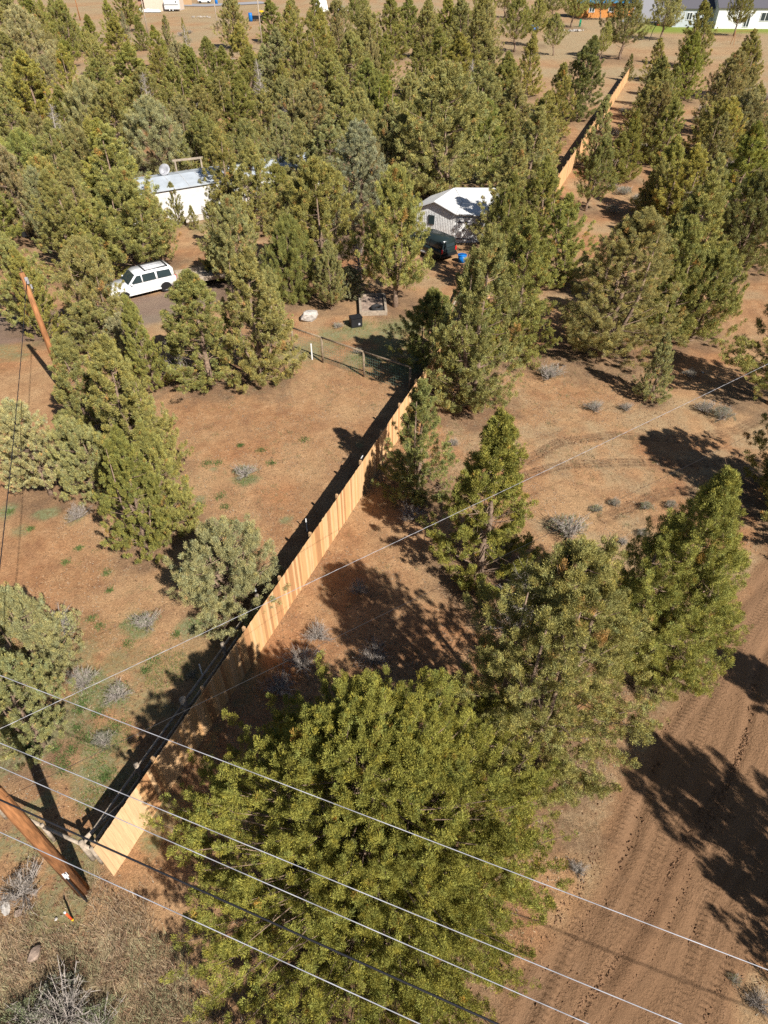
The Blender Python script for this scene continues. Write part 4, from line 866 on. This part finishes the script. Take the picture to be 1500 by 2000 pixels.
rock(110, 1796, (.1, .1, .08), 'rock', 7, "tiny pale stone left of the orange-red stake"); rock(1372, 728, (.25, .15, .1), 'rock', 8, "small white stone beneath the right side junipers")

# ------------------------------------------------------------------ yard things
p = G(728, 600); bd = empty("raised_bed", tuple(p), R(3), "low wooden raised bed with a tyre on it in the yard", "planter")
mb = MB()
for s_ in (-.85, .85): mb.box((s_, .1, .17), (.16, 2.9, .32))
mb.build("side_boards", M['oldwood'], bd); mb = MB(); mb.box((0, -1.28, .16), (1.54, .14, .3)); mb.box((0, 1.48, .16), (1.54, .14, .3)); mb.build("end_boards", M['oldwood'], bd); mb = MB(); mb.box((0, .1, .09), (1.52, 2.6, .16)); mb.build("soil", M['darkrock'], bd)
mb = MB(); mb.torus((0, 0, 0), .33, .13); o = mb.build("old_tyre", M['rubber'], None, True); o.location = (p.x + .3, p.y - .75, .29); tag(o, "black tyre lying on the raised bed", "tyre")
p = G(695, 637); t = empty("black_crate", tuple(p), R(20), "black plastic crate standing on the green grass in the yard", "crate"); mb = MB(); mb.box((0, 0, .32), (.75, .55, .62)); mb.build("body", M['black'], t, False, .03); mb = MB(); mb.box((0, 0, .66), (.8, .6, .05)); mb.build("lid", M['black'], t, False, .02)
mb = MB(); mb.box((.15, -.29, .25), (.12, .03, .12)); mb.build("latch", M['aluminium'], t)
p = G(53, 462); t = empty("black_bin", tuple(p), R(15), "black bin with an orange label at the foot of the thick left trunk", "bin"); mb = MB(); mb.box((0, 0, .4), (.6, .5, .8)); mb.build("body", M['black'], t, False, .04); mb = MB(); mb.box((0, 0, .83), (.66, .56, .07)); mb.build("lid", M['black'], t, False, .02); mb = MB(); mb.box((0, -.05, .873), (.42, .22, .012)); mb.build("label_plate", M['orange'], t)
p = G(902, 512); t = empty("blue_tub", tuple(p), 0, "blue plastic tub beside the dark SUV", "tub"); mb = MB(); mb.tube([(0, 0, 0), (0, 0, .55)], [.28, .34], 14); mb.build("body", M['blue'], t, True); mb = MB(); mb.torus((0, 0, .56), .34, .025); mb.build("rim", M['blue'], t, True)

# ------------------------------------------------------------------ vehicles
def make_suv(loc, heading, paint, label, rack=True):
    """car length along +x (front at +x)"""
    t = empty("parked_suv", (loc[0], loc[1], 0), heading, label, "car"); L, W = 4.8, 1.82
    def loft(st, mb):
        vs, fs = [], []
        for (x, w0, z0, w1, z1, w2, z2) in st: vs += [(x, -w0, z0), (x, -w1, z1), (x, -w2, z2), (x, w2, z2), (x, w1, z1), (x, w0, z0)]
        for i in range(len(st) - 1):
            for k in range(6): fs.append((i * 6 + k, i * 6 + (k + 1) % 6, (i + 1) * 6 + (k + 1) % 6, (i + 1) * 6 + k))
        fs += [(0, 1, 2, 3, 4, 5), tuple(len(vs) - 6 + k for k in (5, 4, 3, 2, 1, 0))]; mb.add(vs, fs)
    mb = MB()
    loft([(-2.38, .80, .48, .84, .78, .80, 1.02), (-2.3, .87, .38, .91, .80, .86, 1.08), (-1.2, .88, .34, .91, .80, .87, 1.08), (.5, .88, .34, .91, .80, .87, 1.07), (.95, .88, .34, .91, .80, .85, 1.06),
          (1.9, .87, .36, .90, .76, .80, 1.00), (2.25, .82, .42, .86, .74, .74, .92), (2.38, .74, .48, .78, .70, .66, .84)], mb)
    body = mb.build("body", M[paint], t, True, .02)
    mb = MB(); loft([(-2.28, .83, 1.06, .79, 1.3, .73, 1.62), (-2.12, .85, 1.06, .79, 1.4, .73, 1.74), (-.9, .85, 1.06, .79, 1.4, .72, 1.78), (.1, .85, 1.06, .79, 1.4, .72, 1.76), (.35, .85, 1.06, .79, 1.38, .73, 1.70), (1.02, .82, 1.04, .81, 1.07, .80, 1.09)], mb)
    mb.build("cabin", M[paint], t, True, .015)
    def quad(name, pts, parent=t, m='glass'):
        mb = MB(); c = sum((Vector(p) for p in pts), Vector()) / 4; n = (Vector(pts[1]) - Vector(pts[0])).cross(Vector(pts[3]) - Vector(pts[0])).normalized()
        if n.dot(c - Vector((c.x * .6, 0, 1.1))) < 0: n = -n
        f = [Vector(p) + n * .016 for p in pts]; b = [Vector(p) - n * .02 for p in pts]; mb.add(f + b, [(0, 1, 2, 3), (7, 6, 5, 4)] + [(i, (i + 1) % 4, (i + 1) % 4 + 4, i + 4) for i in range(4)]); return mb.build(name, M[m], parent)
    for s_ in (-1, 1):
        def sp(x, z): return (x, s_ * (.862 - (z - 1.06) * .18), z)
        quad("side_window", [sp(.86, 1.13), sp(.05, 1.13), sp(.05, 1.62), sp(.32, 1.62)]); quad("side_window", [sp(-.03, 1.13), sp(-.95, 1.13), sp(-.95, 1.64), sp(-.03, 1.64)]); quad("side_window", [sp(-1.08, 1.13), sp(-2.08, 1.13), sp(-2.02, 1.6), sp(-1.08, 1.64)])
        for x in (-1.5, 1.48):
            wl = empty("wheel", (x, s_ * .80, .37)); wl.parent = t
            mb = MB(); mb.torus((0, 0, 0), .27, .11, 'y'); mb.build("tyre", M['rubber'], wl, True); mb = MB(); mb.tube([(0, -.09, 0), (0, .09, 0)], .2, 14); mb.build("rim", M['chrome'], wl)
            mb = MB(); mb.tube([(x, s_ * .78, .40), (x, s_ * .915, .38)], .40, 20); mb.build("wheel_arch", M['black'], t)
        mb = MB(); mb.box((.82, s_ * .98, 1.15), (.12, .16, .13)); mb.build("mirror", M[paint], t, False, .02)
        mb = MB(); mb.box((2.31, s_ * .58, .78), (.12, .34, .14)); mb.build("headlight", M['chrome'], t, False, .02)
        mb = MB(); mb.box((-2.36, s_ * .74, .92), (.08, .16, .3)); mb.build("taillight", M['red'], t, False, .01)
        mb = MB(); mb.box((0, s_ * .90, .42), (2.3, .06, .12)); mb.build("side_step", M['greywood'], t, False, .01)
    quad("windscreen", [(1.0, -.74, 1.10), (1.0, .74, 1.10), (.40, .62, 1.66), (.40, -.62, 1.66)]); quad("rear_window", [(-2.3, -.66, 1.12), (-2.3, .66, 1.12), (-2.24, .6, 1.56), (-2.24, -.6, 1.56)])
    mb = MB(); mb.box((2.38, 0, .52), (.16, 1.6, .2)); mb.build("front_bumper", M['black'], t, False, .03); mb = MB(); mb.box((-2.42, 0, .52), (.14, 1.66, .2)); mb.build("rear_bumper", M['black'], t, False, .03)
    mb = MB(); mb.box((2.36, 0, .76), (.06, .74, .15)); mb.build("grille", M['black'], t)
    t.scale = (1, 1, .94)
    if rack:
        mb = MB()
        for x in (-.35, -1.95): mb.box((x, 0, 1.835), (.07, 1.34, .05)); [mb.box((x, q * .62, 1.80), (.07, .05, .06)) for q in (-1, 1)]
        for s_ in (-.63, .63): mb.box((-1.15, s_, 1.82), (1.66, .04, .035))
        mb.build("roof_rack", M['black'], t); mb = MB()
        for q in (-.4, -.13, .13, .4): mb.box((-1.15, q, 1.79), (1.5, .03, .03))
        mb.build("roof_slats", M['aluminium'], t)
    return t
hd = R(35.6); c0 = G(221, 597); cc = c0 + Vector((math.cos(hd), math.sin(hd), 0)) * 2.4 + Vector((-math.sin(hd), math.cos(hd), 0)) * .91
make_suv(cc, hd + math.pi, 'carpaint', "white SUV with roof rack parked on the driveway under junipers")
c0 = G(872, 508); make_suv((c0.x - 1.4, c0.y + 1.6), R(130), 'darkpaint', "dark SUV parked in front of the grey board shed", False)
# flatbed trailer right of the SUV, mostly behind a juniper
p = G(395, 555); t = empty("flat_trailer", (p.x, p.y, 0), R(20), "pale flatbed trailer parked behind the white SUV", "trailer")
mb = MB(); mb.box((0, 0, .62), (3.4, 1.8, .1)); mb.build("deck", M['oldwood'], t); mb = MB(); [mb.box((0, s_ * .92, .78), (3.4, .05, .22)) for s_ in (-1, 1)]; mb.build("side_boards", M['oldwood'], t)
for s_ in (-1, 1): mb = MB(); mb.torus((-.2, s_ * 1.02, .33), .24, .1, 'y'); mb.build("wheel", M['rubber'], t, True)
mb = MB(); mb.tube([(1.7, .4, .55), (2.7, 0, .5)], .04, 6); mb.tube([(1.7, -.4, .55), (2.7, 0, .5)], .04, 6); mb.build("tongue", M['black'], t)

# ------------------------------------------------------------------ buildings
def home():
    az = R(32); t = empty("mobile_home", (-21.9, 56.65, 0), az, "long white mobile home with pale metal roof among the junipers", "building"); L, W, H = 19.5, 4.6, 2.95
    mb = MB(); mb.box((L / 2, W / 2, H / 2 + .25), (L, W, H - .5)); mb.build("wall", M['siding'], t); mb = MB(); mb.box((L / 2, W / 2, .25), (L - .1, W - .1, .5)); mb.build("skirting", M['concrete'], t)
    mb = MB(); r0, r1 = H, H + .42; o = .18
    mb.add([(-o, -o, r0), (L + o, -o, r0), (L + o, W + o, r0), (-o, W + o, r0), (-o, W / 2, r1), (L + o, W / 2, r1), (-o, -o, r0 - .1), (L + o, -o, r0 - .1), (L + o, W + o, r0 - .1), (-o, W + o, r0 - .1)],
           [(0, 1, 5, 4), (2, 3, 4, 5), (0, 4, 3), (1, 2, 5), (6, 7, 1, 0), (7, 8, 2, 1), (8, 9, 3, 2), (9, 6, 0, 3), (6, 9, 8, 7)]); rf = mb.build("roof", M['metalroof'], t)
    mb = MB()
    for k in range(13): x = .7 + k * 1.35; mb.tube([(x, -o, r0 + .02), (x, W / 2, r1 + .02), (x, W + o, r0 + .02)], .025, 4)
    mb.build("roof_seams", M['whiteroof'], rf)
    for x in (2.2, 9.5, 13.5): mb = MB(); mb.box((x, -.02, 1.75), (1.1, .06, .8)); wn = mb.build("window", M['glass'], t); mb = MB(); [mb.box((x, -.055, z), (1.2, .03, .06)) for z in (1.32, 2.18)]; [mb.box((x + q, -.055, 1.75), (.06, .03, .8)) for q in (-.58, .58)]; mb.build("frame", M['white'], wn)
    mb = MB(); mb.box((11.6, -.02, 1.5), (.9, .06, 2.0)); dr = mb.build("door", M['tan'], t); mb = MB(); mb.tube([(11.9, -.09, 1.4), (11.9, -.05, 1.4)], .03, 6); mb.build("handle", M['chrome'], dr)
home()
p = G(322, 333, 3.6); t = empty("satellite_dish", (p.x, p.y, 0), 0, "white satellite dish standing behind the mobile home's left end", "dish")
mb = MB(); mb.tube([(0, 0, 0), (0, 0, 3.6)], .05, 8); mb.build("mast", M['aluminium'], t, True); mb = MB(); N_ = 24; vs = [(0, .12, 0)]; fs = []
for j, q in enumerate((.25, .5)):
    for k in range(N_): a = 2 * math.pi * k / N_; vs.append((q * math.cos(a), .12 - q * q * .5, q * math.sin(a)))
for k in range(N_): fs += [(0, 1 + k, 1 + (k + 1) % N_), (1 + k, 1 + N_ + k, 1 + N_ + (k + 1) % N_, 1 + (k + 1) % N_)]
mb.add(vs, fs); o = mb.build("reflector", M['aluminium'], t, True); o.location = (0, -.1, 3.7); o.rotation_euler = (R(-38), 0, R(-10)); sm = o.modifiers.new("thickness", 'SOLIDIFY'); sm.thickness = .03
mb = MB(); mb.tube([(0, -.1, 3.4), (.05, -.55, 3.75)], .02, 6); mb.build("feed_arm", M['aluminium'], t)
p = G(341, 313, 3.3); t = empty("timber_frame", (p.x, p.y, 0), R(24), "pale timber post-and-beam frame behind the mobile home", "frame")
for x in (0, 2.4): mb = MB(); mb.box((x, 0, 1.6), (.14, .14, 3.2)); mb.build("post", M['oldwood'], t)
mb = MB(); mb.box((1.2, 0, 3.28), (2.9, .14, .16)); mb.build("beam", M['oldwood'], t)

def shed():
    t = empty("board_shed", (5.74, 54.5, 0), 0, "weathered grey board shed with a white roof and double door", "shed")
    def wall(name, P, m='greywood', th=.08, parent=t):
        """P: outline in world xy,z of a vertical wall, thickened inwards"""
        n = (Vector(P[1]) - Vector(P[0])).cross(Vector(P[-1]) - Vector(P[0])).normalized(); O_ = Vector((5.74, 54.5, 0)); f = [Vector(p) - O_ for p in P]; b = [p - n * th for p in f]; k = len(P)
        mb = MB(); mb.add(f + b, [tuple(range(k)), tuple(reversed(range(k, 2 * k)))] + [(i, (i + 1) % k, (i + 1) % k + k, i + k) for i in range(k)]); return mb.build(name, M[m], parent)
    A_, Bm, Cc = Vector((2.55, 56.15, 0)), Vector((4.15, 55.3, 0)), Vector((5.74, 54.5, 0)); bk = Vector((1.75, 3.4, 0)); z = Vector((0, 0, 1))
    wall("front_wall", [A_, Cc, Cc + z * 2.35, Bm + z * 3.0, A_ + z * 2.2]); wall("side_wall", [A_ + bk, A_, A_ + z * 2.2, A_ + bk + z * 2.2])
    D_, E_ = Vector((9.1, 54.55, 0)), Vector((9.4, 58.4, 0)); wall("wing_wall", [Cc + Vector((.003, 0, 0)), D_, D_ + z * 2.15, Cc + z * 2.3]); wall("end_wall", [D_, E_, E_ + z * 3.0, D_ + z * 2.15]); wall("back_wall", [E_, A_ + bk, A_ + bk + z * 2.2, Bm + bk + z * 3.0, E_ + z * 3.0])
    # roofs
    n_ = Vector((A_ - Cc)).normalized(); f_ = bk.normalized()
    def slab(name, q, m='whiteroof', th=.06): wall(name, q, m, th)
    a1 = A_ + z * 2.16 + n_ * .3 - f_ * .25; r1 = Bm + z * 3.06 - f_ * .3; r2 = Bm + bk + z * 3.06 + f_ * .1; a2 = A_ + bk + z * 2.16 + n_ * .3
    slab("roof", [a1, r1, r2, a2]); c1 = Cc + z * 2.36 - n_ * .15 - f_ * .28; c2 = Vector((6.45, 56.6, 2.62)); slab("roof", [r1 + z * .005, c1, c2, r2 + z * .005])
    slab("wing_roof", [c1 + z * -.01 + Vector((.03, 0, 0)), Vector((9.4, 54.25, 2.1)), Vector((9.6, 58.5, 3.12)), r2 + Vector((.05, .02, .0)), c2 + Vector((.02, 0, -.01))])
    O_ = Vector((5.74, 54.5, 0))
    for k in range(2):
        x0 = 5.9 + k * .62; mb = MB(); mb.box((x0 + .30 - O_.x, -.03, 1.0), (.60, .06, 1.95)); d = mb.build("door", M['greywood'], t); mb = MB(); [mb.box((x0 + .3 - O_.x, -.075, q), (.56, .03, .1)) for q in (.35, 1.65)]; mb.box((x0 + (.52 if k == 0 else .08) - O_.x, -.08, 1.05), (.06, .04, .12)); mb.build("latch", M['darkroof'], d)
    u = (Cc - A_).normalized(); mb = MB(); q = A_ + u * 1.55 - O_ ; mb.box((q.x - .03, q.y - .05, 1.55), (.5, .06, .7), math.atan2(u.y, u.x)); mb.build("window", M['glass'], t)
    mb = MB()
    for k in range(24): q = A_ + u * (.1 + k * .145) - O_; mb.box((q.x - .025 * 1, q.y - .012, 1.1), (.012, .012, 2.15), math.atan2(u.y, u.x))
    mb.build("battens", M['greywood'], t)
shed()

def simple_house(name, px, py, az, L, W, H, rh, wm, rm, label, windows=(), over=.4):
    p = G(px, py); t = empty(name, (p.x, p.y, 0), az, label, "building")
    mb = MB(); mb.box((L / 2, W / 2, H / 2), (L, W, H)); mb.add([(0, 0, H), (0, W, H), (0, W / 2, H + rh)], [(0, 1, 2)]); mb.add([(L, 0, H), (L, W / 2, H + rh), (L, W, H)], [(0, 1, 2)]); mb.build("wall", M[wm], t)
    o = over; mb = MB(); k = rh / (W / 2) * o
    f = [(-o, -o, H - k), (L + o, -o, H - k), (L + o, W / 2, H + rh), (-o, W / 2, H + rh), (-o, W + o, H - k), (L + o, W + o, H - k)]
    mb.add(f + [(a_, b_, c_ + .14) for a_, b_, c_ in f], [(0, 1, 2, 3), (3, 2, 5, 4), (7, 6, 9, 8), (8, 9, 10, 11), (0, 6, 7, 1), (4, 5, 11, 10), (1, 7, 8, 2), (2, 8, 11, 5), (0, 3, 9, 6), (3, 4, 10, 9)]); mb.build("roof", M[rm], t)
    for (x, z_, w_, h_) in windows:
        mb = MB(); mb.box((x, -.03, z_), (w_, .08, h_)); g = mb.build("window", M['glass'], t); mb = MB(); [mb.box((x, -.085, z_ + q * h_ / 2), (w_ + .2, .05, .12)) for q in (-1, 1)]; [mb.box((x + q * w_ / 2, -.085, z_), (.12, .05, h_ - .12)) for q in (-1, 0, 1)]; mb.build("frame", M['white'], g)
    return t
simple_house("farmhouse", 1395, 56, R(-3), 30, 10, 4.6, 3.2, 'white', 'darkroof', "pale farmhouse with a dark shingle roof at the top right corner", [(8.0, 1.7, 1.4, 2.6), (12.5, 2.6, 2.4, 1.8), (18, 2.6, 2.4, 1.8), (23, 2.6, 2.0, 1.8)])
simple_house("farmhouse_wing", 1312, 53, R(-3), 12, 9, 4.2, 2.6, 'metalroof', 'darkroof', "grey wing of the farmhouse with a white base at top right", [(4, 2.4, 1.4, 1.6)])
simple_house("wooden_barn", 1128, 35, R(4), 17, 9, 4.2, 2.4, 'orangewood', 'blueroof', "orange wooden building under a blue roof at the top", [(4, 2.0, 1.6, 1.2), (10, 2.0, 1.6, 1.2)], 1.2)
simple_house("tan_house", 284, 22, R(1), 11, 9, 4.2, 2.4, 'tan', 'whiteroof', "tan far building beside the white cargo trailer", [(8, 2.4, 1.0, 1.0)])
simple_house("brown_shed", 272, 17, R(1), 3.0, 3, 2.6, .8, 'brownwall', 'darkroof', "small brown shed left of the tan far building")
# privacy fence, trailer, tents, cars far away
p = G(352, 10); t = empty("wood_screen", (p.x, p.y, 0), 0, "orange wooden screen fence right of the white cargo trailer", "fence"); mb = MB()
for k in range(22): mb.box((k * .2, 0, .95), (.19, .03, 1.9 + rnd.uniform(-.02, .02)))
mb.build("boards", M['railwood'], t); mb = MB(); [mb.box((2.2, .04, z_), (4.4, .04, .1)) for z_ in (.5, 1.5)]; mb.build("rails", M['oldwood'], t)
p = G(338, 22); t = empty("cargo_trailer", (p.x, p.y, 0), R(0), "white enclosed cargo trailer with twin axles on the bare paddock", "trailer")
mb = MB(); mb.box((0, 0, 1.75), (4.8, 2.2, 2.5)); mb.build("body", M['white'], t, False, .12); mb = MB(); mb.box((0, -1.11, 1.75), (4.5, .02, .2)); mb.build("stripe", M['black'], t); mb = MB(); mb.tube([(2.4, 0, .5), (3.8, 0, .5)], .07, 6); mb.build("tongue", M['aluminium'], t)
for x in (-.75, .35): mb = MB(); mb.torus((x, -1.0, .42), .3, .12, 'y'); wl = mb.build("wheel", M['rubber'], t, True); mb = MB(); mb.tube([(x, -1.13, .42), (x, -1.0, .42)], .2, 12); mb.build("rim", M['white'], wl)
mb = MB(); mb.box((1.6, -1.12, 2.5), (.35, .02, .4)); mb.build("window", M['glass'], t)
p = G(292, 24); t = empty("white_tarp_heap", (p.x, p.y, 0), 0, "white tarp heap in front of the tan far building", "tarp"); t2 = MB(); rr_ = random.Random(3)
n_ = 14; vs = [(i * .55 - 3.5, j * .5 - 1.2, (.15 if j in (0, 5) or i in (0, n_ - 1) else .55 + rr_.uniform(-.25, .7) * (1 - i / n_ * .7))) for j in range(6) for i in range(n_)]
t2.add(vs, [(j * n_ + i, j * n_ + i + 1, (j + 1) * n_ + i + 1, (j + 1) * n_ + i) for j in range(5) for i in range(n_ - 1)]); t2.build("cover", M['white'], t, True)
p = G(400, 6); make_suv((p.x, p.y), R(3), 'carpaint', "white far vehicle parked at the top beyond the orange screen fence", False)
p = G(628, 22); t = empty("white_canopy", (p.x, p.y, 0), 0, "tall white draped canopy tent at the top behind the forest", "tent"); mb = MB(); vs, fs = [], []
N_ = 14
for k in range(N_): a = 2 * math.pi * k / N_; q = 1 + .12 * (-1) ** k; vs += [(2.1 * q * math.cos(a), 1.8 * q * math.sin(a), 0), (1.5 * q * math.cos(a), 1.3 * q * math.sin(a), 3.0)]
vs.append((0, 0, 4.6)); fs = [(2 * k, 2 * ((k + 1) % N_), 2 * ((k + 1) % N_) + 1, 2 * k + 1) for k in range(N_)] + [(2 * k + 1, 2 * ((k + 1) % N_) + 1, 2 * N_) for k in range(N_)]; mb.add(vs, fs); mb.build("cover", M['white'], t)
p = G(672, 24); t = empty("boat_trailer", (p.x, p.y, 0), R(-8), "small white trailer with a long tongue beyond the forest's top edge", "trailer"); mb = MB(); mb.box((-.9, 0, 1.0), (2.0, 1.6, 1.3)); mb.build("body", M['white'], t, False, .1); mb = MB(); mb.box((1.5, 0, .5), (3.2, .9, .14)); mb.build("deck", M['white'], t); mb = MB(); mb.torus((-.5, -.85, .33), .23, .1, 'y'); mb.build("wheel", M['rubber'], t, True)
def drum(px, py, m, label, h=1.5, r=.5):
    p = G(px, py); t = empty("plastic_drum", (p.x, p.y, 0), 0, label, "drum", "plastic drums"); mb = MB(); mb.tube([(0, 0, 0), (0, 0, h * .3), (0, 0, h * .34), (0, 0, h * .7), (0, 0, h)], [r, r, r * 1.06, r, r * .95], 14); mb.build("body", M[m], t, True); mb = MB(); mb.torus((0, 0, h), r * .9, .04); mb.build("rim", M[m], t, True)
drum(490, 42, 'blue', "bright blue drum in the paddock beside a dark hedge of junk", 2.0, .55); drum(423, 8, 'blue', "blue drum standing by the far driveway at the top")
p = G(505, 41); t = empty("black_wagon", (p.x, p.y, 0), 0, "low black utility wagon beside the bright blue drum", "trailer"); mb = MB(); mb.box((0, 0, .8), (3.6, 1.4, .9)); mb.build("body", M['black'], t, False, .1); [MB().torus((x, -.75, .35), .25, .1, 'y').build("wheel", M['rubber'], t, True) for x in (-1, 1)]
p = G(510, 27); t = empty("yellow_mower", (p.x, p.y, 0), 0, "yellow ride-on mower near the forest's top edge", "mower"); mb = MB(); mb.box((.3, 0, .6), (1.0, .7, .5)); mb.box((-.5, 0, .75), (.5, .6, .5)); mb.build("body", M['yellow'], t, False, .06); [MB().torus((x, y_, .26), .17, .09, 'y').build("wheel", M['rubber'], t, True) for x in (-.6, .7) for y_ in (-.45, .45)]
p = G(565, 32); t = empty("yellow_swing", (p.x, p.y, 0), 0, "yellow metal frame half hidden by the forest's top edge", "frame"); mb = MB()
for x in (-.8, .8): mb.tube([(x, -.5, 0), (x, 0, 2.1), (x, .5, 0)], .05, 6)
mb.tube([(-.8, 0, 2.1), (.8, 0, 2.1)], .05, 6); mb.build("frame", M['yellow'], t)
p = G(1080, 50); make_suv((p.x, p.y), R(20), 'darkpaint', "dark far car parked in the shade beneath the distant junipers", False)
p = G(1040, 60); t = empty("blue_tarp", (p.x, p.y, 0), 0, "bright blue tarp heap beside the dark far car", "tarp"); mb = MB(); n_ = 9; vs = [(i * .4 - 1.6, j * .4 - .8, (.05 if j in (0, 4) or i in (0, n_ - 1) else 1.0 + rr_.uniform(-.2, .45))) for j in range(5) for i in range(n_)]
mb.add(vs, [(j * n_ + i, j * n_ + i + 1, (j + 1) * n_ + i + 1, (j + 1) * n_ + i) for j in range(4) for i in range(n_ - 1)]); mb.build("cover", M['blue'], t, True)
p = G(1132, 53); t = empty("green_slide", (p.x, p.y, 0), R(80), "small green play slide before the blue-roofed building", "slide"); mb = MB(); mb.box((0, 0, 1.05), (.5, .5, .1)); [mb.box((x, y_, .5), (.08, .08, 1.0)) for x in (-.2, .2) for y_ in (-.2, .2)]; mb.box((0, 0, 1.4), (.5, .5, .6)); mb.build("tower", M['green'], t); mb = MB(); mb.tube([(.25, 0, 1.05), (1.4, 0, .2), (1.8, 0, .15)], .2, 6); mb.build("chute", M['green'], t)
def pile(px, py, n_, label):
    p = G(px, py); t = empty("rubble_pile", (p.x, p.y, 0), 0, label, "rubble"); mb = MB()
    for k in range(n_): mb.box((rr_.gauss(0, 1.3), rr_.gauss(0, .6), .15 + rr_.random() * .3), (rr_.uniform(.2, .9), rr_.uniform(.15, .4), rr_.uniform(.1, .35)), rr_.uniform(0, 3))
    mb.build("pieces", M['rock'], t)
pile(1122, 62, 34, "pale rubble pile near the green play slide"); pile(8, 152, 26, "pale rubble heap at the left edge beside the yellow juniper"); pile(395, 35, 12, "pale broken slabs on the bare paddock")
p = G(1448, 88); t = empty("swing_set", (p.x, p.y, 0), 0, "rusty swing set in front of the pale farmhouse", "swing set"); mb = MB()
for x in (-2.2, 2.2): mb.tube([(x, -1, 0), (x, 0, 2.6), (x, 1, 0)], .06, 6)
mb.tube([(-2.2, 0, 2.6), (2.2, 0, 2.6)], .06, 6); mb.build("frame", M['polewood'], t)
for x in (-1, .6): mb = MB(); [mb.tube([(x + q, 0, 2.6), (x + q, 0, .6)], .015, 4) for q in (-.22, .22)]; mb.box((x, 0, .58), (.5, .2, .05)); mb.build("swing", M['black'], t)
p = G(1462, 88); t = empty("grey_chair_swing", (p.x + 1.4, p.y, 0), 0, "grey round lawn seat at the swing set's right end", "seat"); mb = MB(); mb.tube([(0, 0, .3), (0, 0, .6), (0, .3, 1.3)], [.5, .7, .5], 12); mb.build("shell", M['aluminium'], t, True); mb = MB(); [mb.tube([(math.cos(a) * .4, math.sin(a) * .4, 0), (0, 0, .4)], .04, 5) for a in (0, 2.1, 4.2)]; mb.build("legs", M['black'], t)
p = G(1268, 80); t = empty("basketball_hoop", (p.x, p.y, 0), R(-20), "dark basketball hoop leaning by the distant triple-trunked juniper", "hoop"); mb = MB(); mb.tube([(0, 0, 0), (.3, 0, 2.0), (.8, 0, 3.2)], .08, 6); mb.build("pole", M['black'], t); mb = MB(); mb.box((.85, 0, 3.4), (.06, 1.7, 1.0)); mb.build("backboard", M['black'], t); mb = MB(); mb.torus((1.15, 0, 3.1), .24, .02); mb.build("rim", M['orange'], t)
# wooden fence corner beyond the shed
t = empty("lawn_fence", tuple(G(925, 330)), 0, "weathered post-and-rail fence on the green lawn beyond the shed", "fence"); LO = Vector(t.location); q = [G(905, 322) - LO, G(925, 335) - LO, G(955, 318) - LO, G(1000, 330) - LO]
for v in q: mb = MB(); mb.tube([(v.x, v.y, -.1), (v.x, v.y, 1.5)], .09, 7); mb.build("post", M['oldwood'], t, True)
mb = MB(); [mb.tube([a_ + Vector((0, 0, 1.4)), b_ + Vector((0, 0, 1.4))], .06, 6) for a_, b_ in zip(q[:-1], q[1:])]; mb.build("rails", M['oldwood'], t, True)
p = G(958, 300); t = empty("grey_shelter", (p.x, p.y, 0), 0, "small grey tilted board shelter on the green lawn beyond the shed", "shelter"); mb = MB(); mb.box((0, 0, 1.3), (1.6, .1, 1.6), 0, Matrix.Rotation(R(-20), 3, 'X')); mb.build("panel", M['greywood'], t); mb = MB(); [mb.box((x, .1, .6), (.1, .1, 1.2)) for x in (-.7, .7)]; mb.build("legs", M['oldwood'], t)
# grey far road at top right and driveway
def strip(name, pts, w_, m, z=.06):
    mb = MB(); q = [G(*p) for p in pts]; vs = []
    for i, a_ in enumerate(q):
        d = (q[min(i + 1, len(q) - 1)] - q[max(i - 1, 0)]).normalized(); n = Vector((-d.y, d.x, 0)); vs += [(a_ + n * w_)[:2] + (z,), (a_ - n * w_)[:2] + (z,)] if False else [(a_.x + n.x * w_, a_.y + n.y * w_, z), (a_.x - n.x * w_, a_.y - n.y * w_, z)]
    mb.add(vs, [(2 * i, 2 * i + 1, 2 * i + 3, 2 * i + 2) for i in range(len(q) - 1)]); return tag(mb.build(name, M[m]), kind='structure')
M['gravel'] = mat("grey_gravel", (.30, .29, .30), .95, 0, .15, 6)
strip("driveway", [(1262, 45), (1275, 25), (1272, 5), (1268, -10)], 7, 'gravel', .12); strip("gravel_road", [(360, 10), (400, 11), (460, 8), (520, 5)], 5, 'gravel', .12)

write_labels(lab_items); write_labels(sh_items)
seen = {}
for o in bpy.data.objects:
    if o.parent is None and 'label' in o:
        if o['label'] in seen: print("DUP LABEL", o['label'])
        seen[o['label']] = 1
        if len(o['label'].split()) > 16: print("LONG", o['label'])
print("objects", len(bpy.data.objects), "verts", sum(len(m.vertices) for m in bpy.data.meshes))
